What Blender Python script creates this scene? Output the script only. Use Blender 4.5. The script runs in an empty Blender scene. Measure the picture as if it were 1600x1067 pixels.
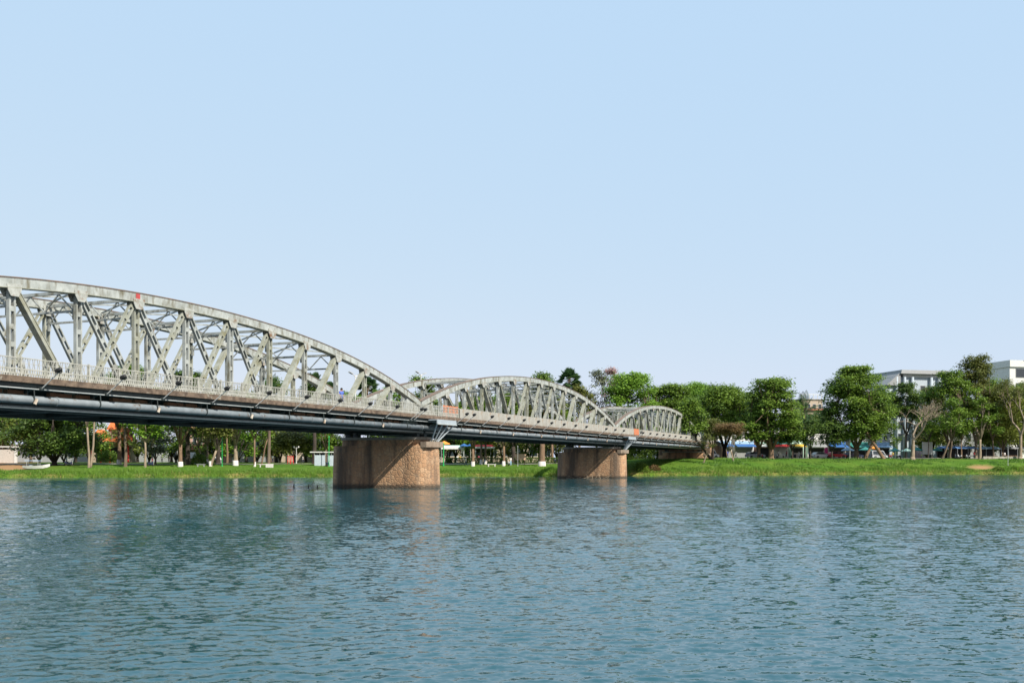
import bpy, math, random
import numpy as np
from mathutils import Vector, Matrix
random.seed(7)
rng = np.random.default_rng(11)
S = bpy.context.scene
COL = S.collection
R = math.radians

# ------------------------------------------------------------------ camera, sky, sun, exposure
EYE = 2.5                      # metres above the river
F = 1556.0                     # focal length in photo pixels (1600 wide)
HOR = 722.5                    # horizon row in the photograph
cam_d = bpy.data.cameras.new('camera')
cam_d.sensor_width = 36.0
cam_d.lens = 36.0 * F / 1600.0
cam_d.shift_y = (HOR - 533.5) / 1600.0
cam_d.clip_start = 0.1
cam_d.clip_end = 9000
cam = bpy.data.objects.new('camera', cam_d)
cam.location = (0, 0, EYE)
cam.rotation_euler = (R(90), 0, 0)
COL.objects.link(cam)
S.camera = cam

TH = math.atan(640.0 / F)      # bridge axis, right of the view axis
DU = Vector((math.sin(TH), math.cos(TH), 0))
DV = Vector((math.cos(TH), -math.sin(TH), 0))
SUN = (DV * 0.74 - DU * 0.30 + Vector((0, 0, 0.70))).normalized()
sun_el = math.asin(SUN.z)
sun_az = math.atan2(SUN.x, SUN.y)

W = bpy.data.worlds.new('World')
S.world = W
W.use_nodes = True
nt = W.node_tree
bg = nt.nodes['Background']
sky = nt.nodes.new('ShaderNodeTexSky')
sky.sky_type = 'NISHITA'
sky.sun_disc = False
sky.sun_elevation = sun_el
sky.sun_rotation = sun_az
sky.altitude = 0
sky.air_density = 1.0
sky.dust_density = 1.0
sky.ozone_density = 1.5
EXPO = 0.75
kx = 1.0 / 2**EXPO
# hazy tropical air: the sky's own gradient, paled evenly in every direction
hz = nt.nodes.new('ShaderNodeVectorMath'); hz.operation = 'MULTIPLY_ADD'
hz.inputs[1].default_value = (0.54*kx, 0.20*kx, -0.05*kx)
hz.inputs[2].default_value = (4.50*kx, 6.70*kx, 9.45*kx)
nt.links.new(sky.outputs[0], hz.inputs[0])
nt.links.new(hz.outputs[0], bg.inputs[0])
bg.inputs[1].default_value = 0.10

sl = bpy.data.lights.new('sun', 'SUN')
sl.energy = 4.4
sl.angle = R(0.6)
sl.color = (1.0, 0.93, 0.82)
so = bpy.data.objects.new('sun', sl)
so.rotation_euler = SUN.to_track_quat('Z', 'Y').to_euler()
so.location = (40, -60, 80)
COL.objects.link(so)

S.view_settings.view_transform = 'Standard'
S.view_settings.look = 'None'
S.view_settings.exposure = EXPO
S.view_settings.gamma = 1.0
S.view_settings.use_curve_mapping = False
S.render.engine = 'CYCLES'

# ------------------------------------------------------------------ materials
MATS = {}
def _nodes(name):
    m = bpy.data.materials.new(name)
    m.use_nodes = True
    t = m.node_tree
    return m, t, t.nodes['Principled BSDF']

def pmat(name, c1, c2=None, scale=2.0, rough=0.6, bump=0.0, metallic=0.0, stretch=None,
         c3=None, s3=1.0, lo=0.35, hi=0.65, stretch3=None, lo3=0.55, hi3=0.7, bscale=None, spec=0.4):
    """base colour c1 varied towards c2 by noise; c3 = stains with their own noise"""
    if name in MATS: return MATS[name]
    m, t, b = _nodes(name)
    N, Lk = t.nodes, t.links
    b.inputs['Roughness'].default_value = rough
    b.inputs['Metallic'].default_value = metallic
    b.inputs['Specular IOR Level'].default_value = spec
    tc = N.new('ShaderNodeTexCoord')
    def noise(sc, st):
        src = tc.outputs['Object']
        if st:
            mp = N.new('ShaderNodeMapping'); mp.inputs['Scale'].default_value = st
            Lk.new(src, mp.inputs[0]); src = mp.outputs[0]
        n = N.new('ShaderNodeTexNoise'); n.inputs['Scale'].default_value = sc
        n.inputs['Detail'].default_value = 6; n.inputs['Roughness'].default_value = 0.62
        Lk.new(src, n.inputs['Vector'])
        return n.outputs['Fac']
    if c2 is None:
        c2 = tuple(x * 0.8 for x in c1)
    fac = noise(scale, stretch)
    rp = N.new('ShaderNodeValToRGB')
    rp.color_ramp.elements[0].position = lo; rp.color_ramp.elements[0].color = (*c1, 1)
    rp.color_ramp.elements[1].position = hi; rp.color_ramp.elements[1].color = (*c2, 1)
    Lk.new(fac, rp.inputs[0])
    out = rp.outputs[0]
    if c3:
        f3 = noise(s3, stretch3)
        r3 = N.new('ShaderNodeValToRGB')
        r3.color_ramp.elements[0].position = lo3; r3.color_ramp.elements[0].color = (0, 0, 0, 1)
        r3.color_ramp.elements[1].position = hi3; r3.color_ramp.elements[1].color = (1, 1, 1, 1)
        Lk.new(f3, r3.inputs[0])
        mx = N.new('ShaderNodeMixRGB'); mx.inputs[2].default_value = (*c3, 1)
        Lk.new(r3.outputs[0], mx.inputs[0]); Lk.new(out, mx.inputs[1])
        out = mx.outputs[0]
    Lk.new(out, b.inputs['Base Color'])
    if bump:
        bp = N.new('ShaderNodeBump'); bp.inputs['Strength'].default_value = 1.0
        bp.inputs['Distance'].default_value = bump
        Lk.new(noise(bscale or scale * 3, None), bp.inputs['Height'])
        Lk.new(bp.outputs[0], b.inputs['Normal'])
    MATS[name] = m
    return m

def leafmat(name, dark, light, transl=0.38):
    dark = tuple(1.12*c for c in dark); light = tuple(1.12*c for c in light)
    if name in MATS: return MATS[name]
    m, t, b = _nodes(name)
    N, Lk = t.nodes, t.links
    at = N.new('ShaderNodeAttribute'); at.attribute_name = 'tint'
    rp = N.new('ShaderNodeValToRGB')
    rp.color_ramp.elements[0].position = 0.1; rp.color_ramp.elements[0].color = (*dark, 1)
    rp.color_ramp.elements[1].position = 0.9; rp.color_ramp.elements[1].color = (*light, 1)
    Lk.new(at.outputs['Fac'], rp.inputs[0])
    Lk.new(rp.outputs[0], b.inputs['Base Color'])
    b.inputs['Roughness'].default_value = 0.5
    b.inputs['Specular IOR Level'].default_value = 0.3
    tr = N.new('ShaderNodeBsdfTranslucent')
    Lk.new(rp.outputs[0], tr.inputs[0])
    mx = N.new('ShaderNodeMixShader'); mx.inputs[0].default_value = transl
    Lk.new(b.outputs[0], mx.inputs[1]); Lk.new(tr.outputs[0], mx.inputs[2])
    Lk.new(mx.outputs[0], N['Material Output'].inputs[0])
    MATS[name] = m
    return m

PAINT = pmat('bridge_paint', (0.385, 0.41, 0.395), (0.25, 0.27, 0.255), 1.3, 0.55, 0.004,
             c3=(0.135, 0.125, 0.085), s3=1.3, stretch3=(1.5, 1.5, 0.5), lo3=0.48, hi3=0.68)
PAINT_Y = pmat('bridge_paint_mossy', (0.32, 0.335, 0.295), (0.22, 0.228, 0.175), 1.6, 0.6, 0.004,
               c3=(0.17, 0.16, 0.09), s3=1.4, lo3=0.5, hi3=0.72)
GUSSET = pmat('bridge_paint_rusty', (0.40, 0.415, 0.39), (0.26, 0.27, 0.245), 2.2, 0.6, 0.004, c3=(0.17, 0.10, 0.055), s3=1.9, lo3=0.50, hi3=0.66)
PLATE = pmat('rusty_cover_plate', (0.10, 0.09, 0.08), (0.20, 0.13, 0.09), 2.0, 0.8)
RAILM = pmat('railing_paint', (0.40, 0.40, 0.37), (0.25, 0.25, 0.21), 3.0, 0.6)
FASCIA = pmat('stained_concrete_edge', (0.17, 0.125, 0.09), (0.07, 0.05, 0.037), 2.4, 0.9, 0.02,
              c3=(0.30, 0.28, 0.23), s3=1.7, lo3=0.60, hi3=0.72)
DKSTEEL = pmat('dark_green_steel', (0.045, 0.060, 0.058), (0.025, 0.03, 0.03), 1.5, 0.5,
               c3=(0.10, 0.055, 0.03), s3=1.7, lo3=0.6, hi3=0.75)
FLANGE = pmat('pale_flange', (0.38, 0.41, 0.41), (0.26, 0.29, 0.29), 2.0, 0.5)
PIPEM = pmat('blue_grey_pipe', (0.195, 0.225, 0.245), (0.13, 0.155, 0.17), 1.2, 0.6,
             c3=(0.11, 0.085, 0.065), s3=2.2, lo3=0.56, hi3=0.70)
CLAMP = pmat('pale_clamp', (0.55, 0.50, 0.42), (0.25, 0.16, 0.10), 4.0, 0.7)
RUSTY = pmat('rusty_brown', (0.27, 0.13, 0.07), (0.16, 0.08, 0.045), 3.0, 0.85)
BLUESTEEL = pmat('light_blue_steel', (0.34, 0.39, 0.43), (0.27, 0.31, 0.34), 3.0, 0.5)
BLACK = pmat('black_metal', (0.012, 0.012, 0.013), (0.02, 0.02, 0.02), 5, 0.5)
ASPH = pmat('asphalt', (0.05, 0.05, 0.052), (0.07, 0.068, 0.065), 1.5, 0.9, 0.004)
SHEET = pmat('grey_screen_sheet', (0.33, 0.325, 0.295), (0.25, 0.24, 0.21), 0.8, 0.7,
             c3=(0.27, 0.21, 0.15), s3=1.6, lo3=0.55, hi3=0.72)
ORANGE = pmat('orange_mesh', (0.50, 0.14, 0.06), (0.38, 0.17, 0.09), 5, 0.8)
CONC = pmat('grey_concrete', (0.32, 0.30, 0.26), (0.21, 0.19, 0.16), 1.4, 0.9, 0.006,
            c3=(0.12, 0.10, 0.08), s3=1.3, lo3=0.55, hi3=0.75)

BLOCK = pmat('brown_concrete', (0.27, 0.22, 0.17), (0.18, 0.135, 0.10), 1.6, 0.9, 0.006, c3=(0.10, 0.08, 0.06), s3=1.6)
REDP0 = pmat('faded_red', (0.42, 0.06, 0.06), (0.3, 0.05, 0.05), 3, .7)
def stone_mat():
    m, t, b = _nodes('pier_masonry')
    N, Lk = t.nodes, t.links
    tc = N.new('ShaderNodeTexCoord')
    vo = N.new('ShaderNodeTexVoronoi'); vo.feature = 'DISTANCE_TO_EDGE'; vo.inputs['Scale'].default_value = 3.1
    v2 = N.new('ShaderNodeTexVoronoi'); v2.inputs['Scale'].default_value = 3.1
    wn = N.new('ShaderNodeTexNoise'); wn.inputs['Scale'].default_value = 3.0
    mxv = N.new('ShaderNodeMixRGB'); mxv.inputs[0].default_value = 0.12
    Lk.new(tc.outputs['Object'], mxv.inputs[1]); Lk.new(wn.outputs['Color'], mxv.inputs[2])
    Lk.new(tc.outputs['Object'], wn.inputs['Vector'])
    Lk.new(mxv.outputs[0], vo.inputs['Vector']); Lk.new(mxv.outputs[0], v2.inputs['Vector'])
    rp = N.new('ShaderNodeValToRGB')
    e = rp.color_ramp.elements
    e[0].color = (0.37, 0.215, 0.118, 1); e[1].color = (0.44, 0.285, 0.17, 1)
    x = e.new(0.5); x.color = (0.41, 0.245, 0.135, 1)
    sp = N.new('ShaderNodeSeparateColor'); Lk.new(v2.outputs['Color'], sp.inputs[0])
    Lk.new(sp.outputs[0], rp.inputs[0])
    jr = N.new('ShaderNodeValToRGB')
    jr.color_ramp.elements[0].position = 0.0; jr.color_ramp.elements[0].color = (1, 1, 1, 1)
    jr.color_ramp.elements[1].position = 0.05; jr.color_ramp.elements[1].color = (0, 0, 0, 1)
    Lk.new(vo.outputs['Distance'], jr.inputs[0])
    mj = N.new('ShaderNodeMixRGB'); mj.inputs[2].default_value = (0.20, 0.145, 0.10, 1)
    Lk.new(jr.outputs[0], mj.inputs[0]); Lk.new(rp.outputs[0], mj.inputs[1])
    # run-off stains, long in z
    mp = N.new('ShaderNodeMapping'); mp.inputs['Scale'].default_value = (1.0, 1.0, 0.10)
    Lk.new(tc.outputs['Object'], mp.inputs[0])
    sn = N.new('ShaderNodeTexNoise'); sn.inputs['Scale'].default_value = 0.9; sn.inputs['Detail'].default_value = 5
    Lk.new(mp.outputs[0], sn.inputs['Vector'])
    sr = N.new('ShaderNodeValToRGB')
    sr.color_ramp.elements[0].position = 0.44; sr.color_ramp.elements[0].color = (0, 0, 0, 1)
    sr.color_ramp.elements[1].position = 0.62; sr.color_ramp.elements[1].color = (0.85, 0.85, 0.85, 1)
    Lk.new(sn.outputs['Fac'], sr.inputs[0])
    ms = N.new('ShaderNodeMixRGB'); ms.inputs[2].default_value = (0.07, 0.055, 0.042, 1)
    Lk.new(sr.outputs[0], ms.inputs[0]); Lk.new(mj.outputs[0], ms.inputs[1])
    # tide mark just above the water
    sx = N.new('ShaderNodeSeparateXYZ'); Lk.new(tc.outputs['Object'], sx.inputs[0])
    ad = N.new('ShaderNodeMath'); ad.operation = 'MULTIPLY_ADD'
    Lk.new(wn.outputs['Fac'], ad.inputs[0]); ad.inputs[1].default_value = -0.35
    Lk.new(sx.outputs[2], ad.inputs[2])
    tr = N.new('ShaderNodeMapRange'); tr.inputs[1].default_value = 0.03; tr.inputs[2].default_value = 0.34
    tr.inputs[3].default_value = 0.85; tr.inputs[4].default_value = 0.0
    Lk.new(ad.outputs[0], tr.inputs[0])
    mt = N.new('ShaderNodeMixRGB'); mt.inputs[2].default_value = (0.035, 0.032, 0.025, 1)
    Lk.new(tr.outputs[0], mt.inputs[0]); Lk.new(ms.outputs[0], mt.inputs[1])
    Lk.new(mt.outputs[0], b.inputs['Base Color'])
    b.inputs['Roughness'].default_value = 0.9
    bp = N.new('ShaderNodeBump'); bp.inputs['Distance'].default_value = 0.03; bp.inputs['Strength'].default_value = 0.8
    mr = N.new('ShaderNodeMapRange'); mr.inputs[1].default_value = 0; mr.inputs[2].default_value = 0.15
    Lk.new(vo.outputs['Distance'], mr.inputs[0])
    Lk.new(mr.outputs[0], bp.inputs['Height'])
    b2 = N.new('ShaderNodeBump'); b2.inputs['Distance'].default_value = 0.01
    n2 = N.new('ShaderNodeTexNoise'); n2.inputs['Scale'].default_value = 9; n2.inputs['Detail'].default_value = 6
    Lk.new(tc.outputs['Object'], n2.inputs['Vector'])
    Lk.new(n2.outputs['Fac'], b2.inputs['Height']); Lk.new(bp.outputs[0], b2.inputs['Normal'])
    Lk.new(b2.outputs[0], b.inputs['Normal'])
    return m
STONE = stone_mat()

def water_mat():
    m, t, b = _nodes('river_water')
    N, Lk = t.nodes, t.links
    b.inputs['Base Color'].default_value = (0.010, 0.062, 0.078, 1)
    b.inputs['Roughness'].default_value = 0.06
    b.inputs['IOR'].default_value = 1.333
    tc = N.new('ShaderNodeTexCoord')
    # wave slopes straight from noise vectors: (dx, dy) tilt of the surface
    tot = None
    wind = N.new('ShaderNodeTexNoise'); wind.inputs['Scale'].default_value = 0.035; wind.inputs['Detail'].default_value = 3
    Lk.new(tc.outputs['Object'], wind.inputs['Vector'])
    for sc, rot, st, det, amp in WAVES:
        mp = N.new('ShaderNodeMapping'); mp.inputs['Rotation'].default_value = (0, 0, R(rot)); mp.inputs['Scale'].default_value = st
        Lk.new(tc.outputs['Object'], mp.inputs[0])
        n = N.new('ShaderNodeTexNoise'); n.inputs['Scale'].default_value = sc
        n.inputs['Detail'].default_value = det; n.inputs['Roughness'].default_value = 0.5; n.inputs['Distortion'].default_value = 0.3
        Lk.new(mp.outputs[0], n.inputs['Vector'])
        ma = N.new('ShaderNodeVectorMath'); ma.operation = 'MULTIPLY_ADD'
        ma.inputs[1].default_value = (amp*.7, amp, 0); ma.inputs[2].default_value = (-amp*.35, -amp*.5, 0)
        Lk.new(n.outputs['Color'], ma.inputs[0])
        if tot is None: tot = ma.outputs[0]
        else:
            ad = N.new('ShaderNodeVectorMath'); ad.operation = 'ADD'
            Lk.new(tot, ad.inputs[0]); Lk.new(ma.outputs[0], ad.inputs[1]); tot = ad.outputs[0]
    wr = N.new('ShaderNodeMapRange'); wr.inputs[1].default_value = 0.35; wr.inputs[2].default_value = 0.65
    wr.inputs[3].default_value = 0.75; wr.inputs[4].default_value = 1.2
    Lk.new(wind.outputs['Fac'], wr.inputs[0])
    sc_ = N.new('ShaderNodeVectorMath'); sc_.operation = 'SCALE'
    Lk.new(tot, sc_.inputs[0]); Lk.new(wr.outputs[0], sc_.inputs['Scale'])
    up = N.new('ShaderNodeVectorMath'); up.operation = 'ADD'; ge = N.new('ShaderNodeNewGeometry'); Lk.new(ge.outputs['Normal'], up.inputs[1])
    Lk.new(sc_.outputs[0], up.inputs[0])
    nm = N.new('ShaderNodeVectorMath'); nm.operation = 'NORMALIZE'; Lk.new(up.outputs[0], nm.inputs[0])
    Lk.new(nm.outputs[0], b.inputs['Normal'])
    return m
WAVES = ((4.0, 16, (0.6, 1, 1), 2, 0.28), (11.0, -12, (0.75, 1, 1), 2, 0.45))
WATER = water_mat()

def ground_mat():
    m, t, b = _nodes('park_ground')
    N, Lk = t.nodes, t.links
    tc = N.new('ShaderNodeTexCoord')
    n1 = N.new('ShaderNodeTexNoise'); n1.inputs['Scale'].default_value = 0.16; n1.inputs['Detail'].default_value = 7
    n2 = N.new('ShaderNodeTexNoise'); n2.inputs['Scale'].default_value = 2.2; n2.inputs['Detail'].default_value = 5
    Lk.new(tc.outputs['Object'], n1.inputs['Vector']); Lk.new(tc.outputs['Object'], n2.inputs['Vector'])
    r1 = N.new('ShaderNodeValToRGB')
    r1.color_ramp.elements[0].position = 0.3; r1.color_ramp.elements[0].color = (0.055, 0.145, 0.013, 1)
    r1.color_ramp.elements[1].position = 0.72; r1.color_ramp.elements[1].color = (0.11, 0.18, 0.024, 1)
    Lk.new(n1.outputs['Fac'], r1.inputs[0])
    r2 = N.new('ShaderNodeValToRGB')
    r2.color_ramp.elements[0].position = 0.35; r2.color_ramp.elements[0].color = (0.6, 0.6, 0.6, 1)
    r2.color_ramp.elements[1].position = 0.7; r2.color_ramp.elements[1].color = (1.15, 1.15, 1.15, 1)
    Lk.new(n2.outputs['Fac'], r2.inputs[0])
    mu = N.new('ShaderNodeMixRGB'); mu.blend_type = 'MULTIPLY'; mu.inputs[0].default_value = 1
    Lk.new(r1.outputs[0], mu.inputs[1]); Lk.new(r2.outputs[0], mu.inputs[2])
    at = N.new('ShaderNodeAttribute'); at.attribute_name = 'soil'
    sn = N.new('ShaderNodeMixRGB'); sn.inputs[2].default_value = (0.30, 0.18, 0.09, 1)
    Lk.new(at.outputs['Fac'], sn.inputs[0]); Lk.new(mu.outputs[0], sn.inputs[1])
    Lk.new(sn.outputs[0], b.inputs['Base Color'])
    b.inputs['Roughness'].default_value = 0.95
    b.inputs['Specular IOR Level'].default_value = 0.1
    bp = N.new('ShaderNodeBump'); bp.inputs['Distance'].default_value = 0.08
    Lk.new(n2.outputs['Fac'], bp.inputs['Height']); Lk.new(bp.outputs[0], b.inputs['Normal'])
    return m
GROUND = ground_mat()

BARK = pmat('grey_brown_bark', (0.16, 0.12, 0.085), (0.09, 0.065, 0.045), 3, 0.95, 0.02, stretch=(1, 1, 0.3))
BARK_D = pmat('dark_bark', (0.055, 0.042, 0.033), (0.03, 0.024, 0.02), 3, 0.95, 0.02, stretch=(1, 1, 0.3))
BARK_P = pmat('pale_bark', (0.29, 0.23, 0.165), (0.18, 0.14, 0.10), 3, 0.9, 0.02, stretch=(1, 1, 0.3))
BARK_T = pmat('tan_bark', (0.21, 0.135, 0.085), (0.12, 0.08, 0.052), 3, 0.9, 0.02, stretch=(1, 1, 0.3))
LIME = pmat('lime_wash', (0.58, 0.565, 0.54), (0.45, 0.43, 0.40), 4, 0.9)
LF = {
 'mid': leafmat('leaf_mid', (0.045, 0.09, 0.014), (0.18, 0.28, 0.035)),
 'bright': leafmat('leaf_bright', (0.07, 0.15, 0.016), (0.21, 0.36, 0.04)),
 'dark': leafmat('leaf_dark', (0.024, 0.056, 0.014), (0.115, 0.18, 0.03)),
 'olive': leafmat('leaf_olive', (0.060, 0.075, 0.018), (0.17, 0.19, 0.045)),
 'yellow': leafmat('leaf_yellow_green', (0.075, 0.11, 0.016), (0.22, 0.25, 0.05)),
 'brown': leafmat('leaf_rusty', (0.10, 0.07, 0.030), (0.24, 0.16, 0.07)),
 'grey': leafmat('leaf_grey_green', (0.08, 0.10, 0.06), (0.22, 0.24, 0.15)),
 'pink': leafmat('leaf_pinkish', (0.26, 0.16, 0.16), (0.45, 0.32, 0.30)),
 'palm': leafmat('leaf_palm', (0.018, 0.050, 0.020), (0.075, 0.14, 0.045)),
}
GRASS = leafmat('grass_blade', (0.05, 0.115, 0.012), (0.15, 0.26, 0.034), 0.35)
GRASS_DRY = leafmat('grass_dry', (0.16, 0.14, 0.04), (0.34, 0.28, 0.11), 0.3)

def flat(name, c, rough=0.7, **k):
    return pmat(name, c, tuple(x * 0.82 for x in c), 3.0, rough, **k)
WHITE = flat('white_paint', (0.60, 0.60, 0.58))
GLASS = pmat('dark_glass', (0.02, 0.03, 0.04), (0.03, 0.04, 0.05), 2, 0.08, spec=0.6)
DARK = flat('dark_interior', (0.018, 0.018, 0.02))  # near-black colour standing in for the shade inside openings
TILE_O = flat('orange_tile', (0.62, 0.17, 0.05), 0.8)
TILE_R = flat('terracotta_tile', (0.36, 0.15, 0.10), 0.8)
PINK = flat('pink_plaster', (0.48, 0.31, 0.27))
SKYBLUE = flat('pale_blue_plaster', (0.37, 0.43, 0.48))
BEIGE = flat('beige_plaster', (0.38, 0.31, 0.24))
GREYW = flat('grey_plaster', (0.26, 0.27, 0.275))
GREENP = flat('green_paint', (0.02, 0.36, 0.09), 0.45)
REDP = flat('red_paint', (0.60, 0.03, 0.03), 0.5)
YELP = flat('yellow_paint', (0.62, 0.38, 0.04), 0.6)
BLUEP = flat('blue_paint', (0.03, 0.12, 0.34), 0.55)
TEAL = flat('teal_canvas', (0.04, 0.22, 0.20), 0.8)
LBLUE = flat('light_blue_canvas', (0.36, 0.55, 0.75), 0.8)
TARP = flat('blue_tarp', (0.10, 0.22, 0.48), 0.6)
ORNG = flat('orange_canvas', (0.80, 0.30, 0.05), 0.8)
MINT = flat('mint_canvas', (0.50, 0.72, 0.60), 0.8)
MAGENTA = flat('magenta_board', (0.70, 0.05, 0.28), 0.6)
TAN = flat('tan_board', (0.62, 0.42, 0.30), 0.8)
GREYM = flat('grey_metal', (0.40, 0.42, 0.43), 0.45)
RUBBER = flat('tyre_rubber', (0.02, 0.02, 0.02), 0.8)

# ------------------------------------------------------------------ mesh helpers
class MB:
    def __init__(s): s.v = []; s.f = []
    def quadbox(s, c8):
        o = len(s.v); s.v += [tuple(p) for p in c8]
        for q in ((0,3,2,1),(4,5,6,7),(0,1,5,4),(1,2,6,5),(2,3,7,6),(3,0,4,7)): s.f.append(tuple(o+i for i in q))
        return s
    def box(s, x0, x1, y0, y1, z0, z1):
        return s.quadbox([(x0,y0,z0),(x1,y0,z0),(x1,y1,z0),(x0,y1,z0),(x0,y0,z1),(x1,y0,z1),(x1,y1,z1),(x0,y1,z1)])
    def beam(s, A, B, w, d, side=(0,1,0)):
        """bar from A to B, d thick along side, w across"""
        A = Vector(A); B = Vector(B); a = (B-A).normalized()
        sd = Vector(side); sd = (sd - a*sd.dot(a)).normalized()
        q = a.cross(sd)
        c = []
        for P in (A, B):
            for i, j in ((-1,-1),(1,-1),(1,1),(-1,1)):
                c.append(P + q*(i*w/2) + sd*(j*d/2))
        return s.quadbox(c)
    def tube(s, pts, rad, n=6, cap=True):
        pts = [Vector(p) for p in pts]
        o = len(s.v); ref = Vector((0.31, 0.87, 0.12)).normalized()
        for i, p in enumerate(pts):
            a = (pts[min(i+1, len(pts)-1)] - pts[max(i-1, 0)])
            a = a.normalized() if a.length > 1e-9 else Vector((0,0,1))
            if abs(a.dot(ref)) > 0.95: rf = Vector((1,0,0))
            else: rf = ref
            u = a.cross(rf).normalized(); w = a.cross(u)
            r = rad[i] if hasattr(rad, '__len__') else rad
            for k in range(n):
                t = 2*math.pi*k/n
                s.v.append(tuple(p + (u*math.cos(t) + w*math.sin(t))*r))
        for i in range(len(pts)-1):
            for k in range(n):
                s.f.append((o+i*n+k, o+i*n+(k+1)%n, o+(i+1)*n+(k+1)%n, o+(i+1)*n+k))
        if cap:
            s.f.append(tuple(o+k for k in range(n))[::-1])
            s.f.append(tuple(o+(len(pts)-1)*n+k for k in range(n)))
        return s
    def loft(s, rings, cap=True):
        o = len(s.v); n = len(rings[0])
        for r in rings: s.v += [tuple(p) for p in r]
        for i in range(len(rings)-1):
            for k in range(n):
                s.f.append((o+i*n+k, o+i*n+(k+1)%n, o+(i+1)*n+(k+1)%n, o+(i+1)*n+k))
        if cap:
            s.f.append(tuple(o+k for k in range(n))[::-1])
            s.f.append(tuple(o+(len(rings)-1)*n+k for k in range(n)))
        return s
    def lathe(s, prof, n=14, c=(0,0,0)):
        rings = [[(c[0]+r*math.cos(2*math.pi*k/n), c[1]+r*math.sin(2*math.pi*k/n), c[2]+z) for k in range(n)] for r, z in prof]
        return s.loft(rings)
    def prism(s, poly, y0, y1):
        """poly in (x,z) extruded along y"""
        return s.loft([[(x, y0, z) for x, z in poly], [(x, y1, z) for x, z in poly]])
    def mesh(s, name, mat, smooth=False):
        me = bpy.data.meshes.new(name); me.from_pydata(s.v, [], s.f); me.update()
        import bmesh
        b = bmesh.new(); b.from_mesh(me); bmesh.ops.recalc_face_normals(b, faces=b.faces); b.to_mesh(me); b.free()
        if mat: me.materials.append(mat)
        if smooth:
            me.polygons.foreach_set('use_smooth', [True]*len(me.polygons))
        return me
    def build(s, name, mat, parent=None, smooth=False):
        return link(name, s.mesh(name, mat, smooth), parent)

def link(name, me, parent=None):
    o = bpy.data.objects.new(name, me); COL.objects.link(o)
    if parent is not None: o.parent = parent
    return o
def tag(o, label, cat, group=None):
    o['label'] = label; o['category'] = cat
    if group: o['group'] = group
    return o
def thing(name, label, cat, loc=(0,0,0), rz=0.0, group=None, sc=1.0):
    o = bpy.data.objects.new(name, None); COL.objects.link(o)
    o.empty_display_size = 0.3
    o.location = loc; o.rotation_euler = (0, 0, rz)
    o.scale = (sc, sc, sc) if not hasattr(sc, '__len__') else sc
    return tag(o, label, cat, group)
def copy_tree(o, parent=None):
    c = o.copy(); COL.objects.link(c); c.parent = parent
    for ch in list(o.children): copy_tree(ch, c)
    return c
def fast_mesh(name, verts, nper, mat, tint=None):
    """verts (N*nper,3): N separate polygons with nper corners"""
    n = len(verts)//nper
    me = bpy.data.meshes.new(name)
    me.vertices.add(len(verts)); me.vertices.foreach_set('co', np.ascontiguousarray(verts, dtype=np.float32).ravel())
    me.loops.add(len(verts)); me.loops.foreach_set('vertex_index', np.arange(len(verts), dtype=np.int32))
    me.polygons.add(n)
    me.polygons.foreach_set('loop_start', np.arange(n, dtype=np.int32)*nper)
    me.update(calc_edges=True)
    if tint is not None:
        at = me.attributes.new('tint', 'FLOAT', 'FACE')
        at.data.foreach_set('value', np.asarray(tint, dtype=np.float32))
    me.materials.append(mat)
    return me

# ------------------------------------------------------------------ terrain
BX = [-700, -400, -200, -83, -11, 36.6, 108, 250, 500, 900]
BY = [90, 125, 147, 162, 175, 190, 210, 243, 292, 360]
def bank(x): return float(np.interp(x, BX, BY))
LP = ([-60, -4, 0, .7, 2, 8, 22, 40, 80], [-4, -1.0, -.12, .50, .85, 1.20, 1.95, 2.40, 2.60])
RP = ([-60, -4, 0, .7, 3, 10, 18, 26, 80], [-4, -1.0, -.12, .45, 1.1, 2.3, 3.2, 3.45, 3.5])
def gz(x, y):
    t = y - bank(x)
    w = min(1, max(0, (x-5)/35.0)); w = w*w*(3-2*w)
    z = (1-w)*np.interp(t, *LP) + w*np.interp(t, *RP)
    k = min(1, max(0, t/4.0)) * max(0.0, 1 - t/60.0)
    z += k*(0.10*math.sin(x*0.31+y*0.2) + 0.07*math.sin(x*0.83+1.3) + 0.05*math.sin(x*1.7+y))
    return float(z)
def G(px, t):
    """photo column px and metres inland of the water line -> point on the ground"""
    y = 190.0
    for _ in range(30):
        x = (px-800)/F*y
        y = bank(x)+t
    return Vector((x, y, gz(x, y)))
def ztop(py, y): return EYE + (HOR-py)*y/F

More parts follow.
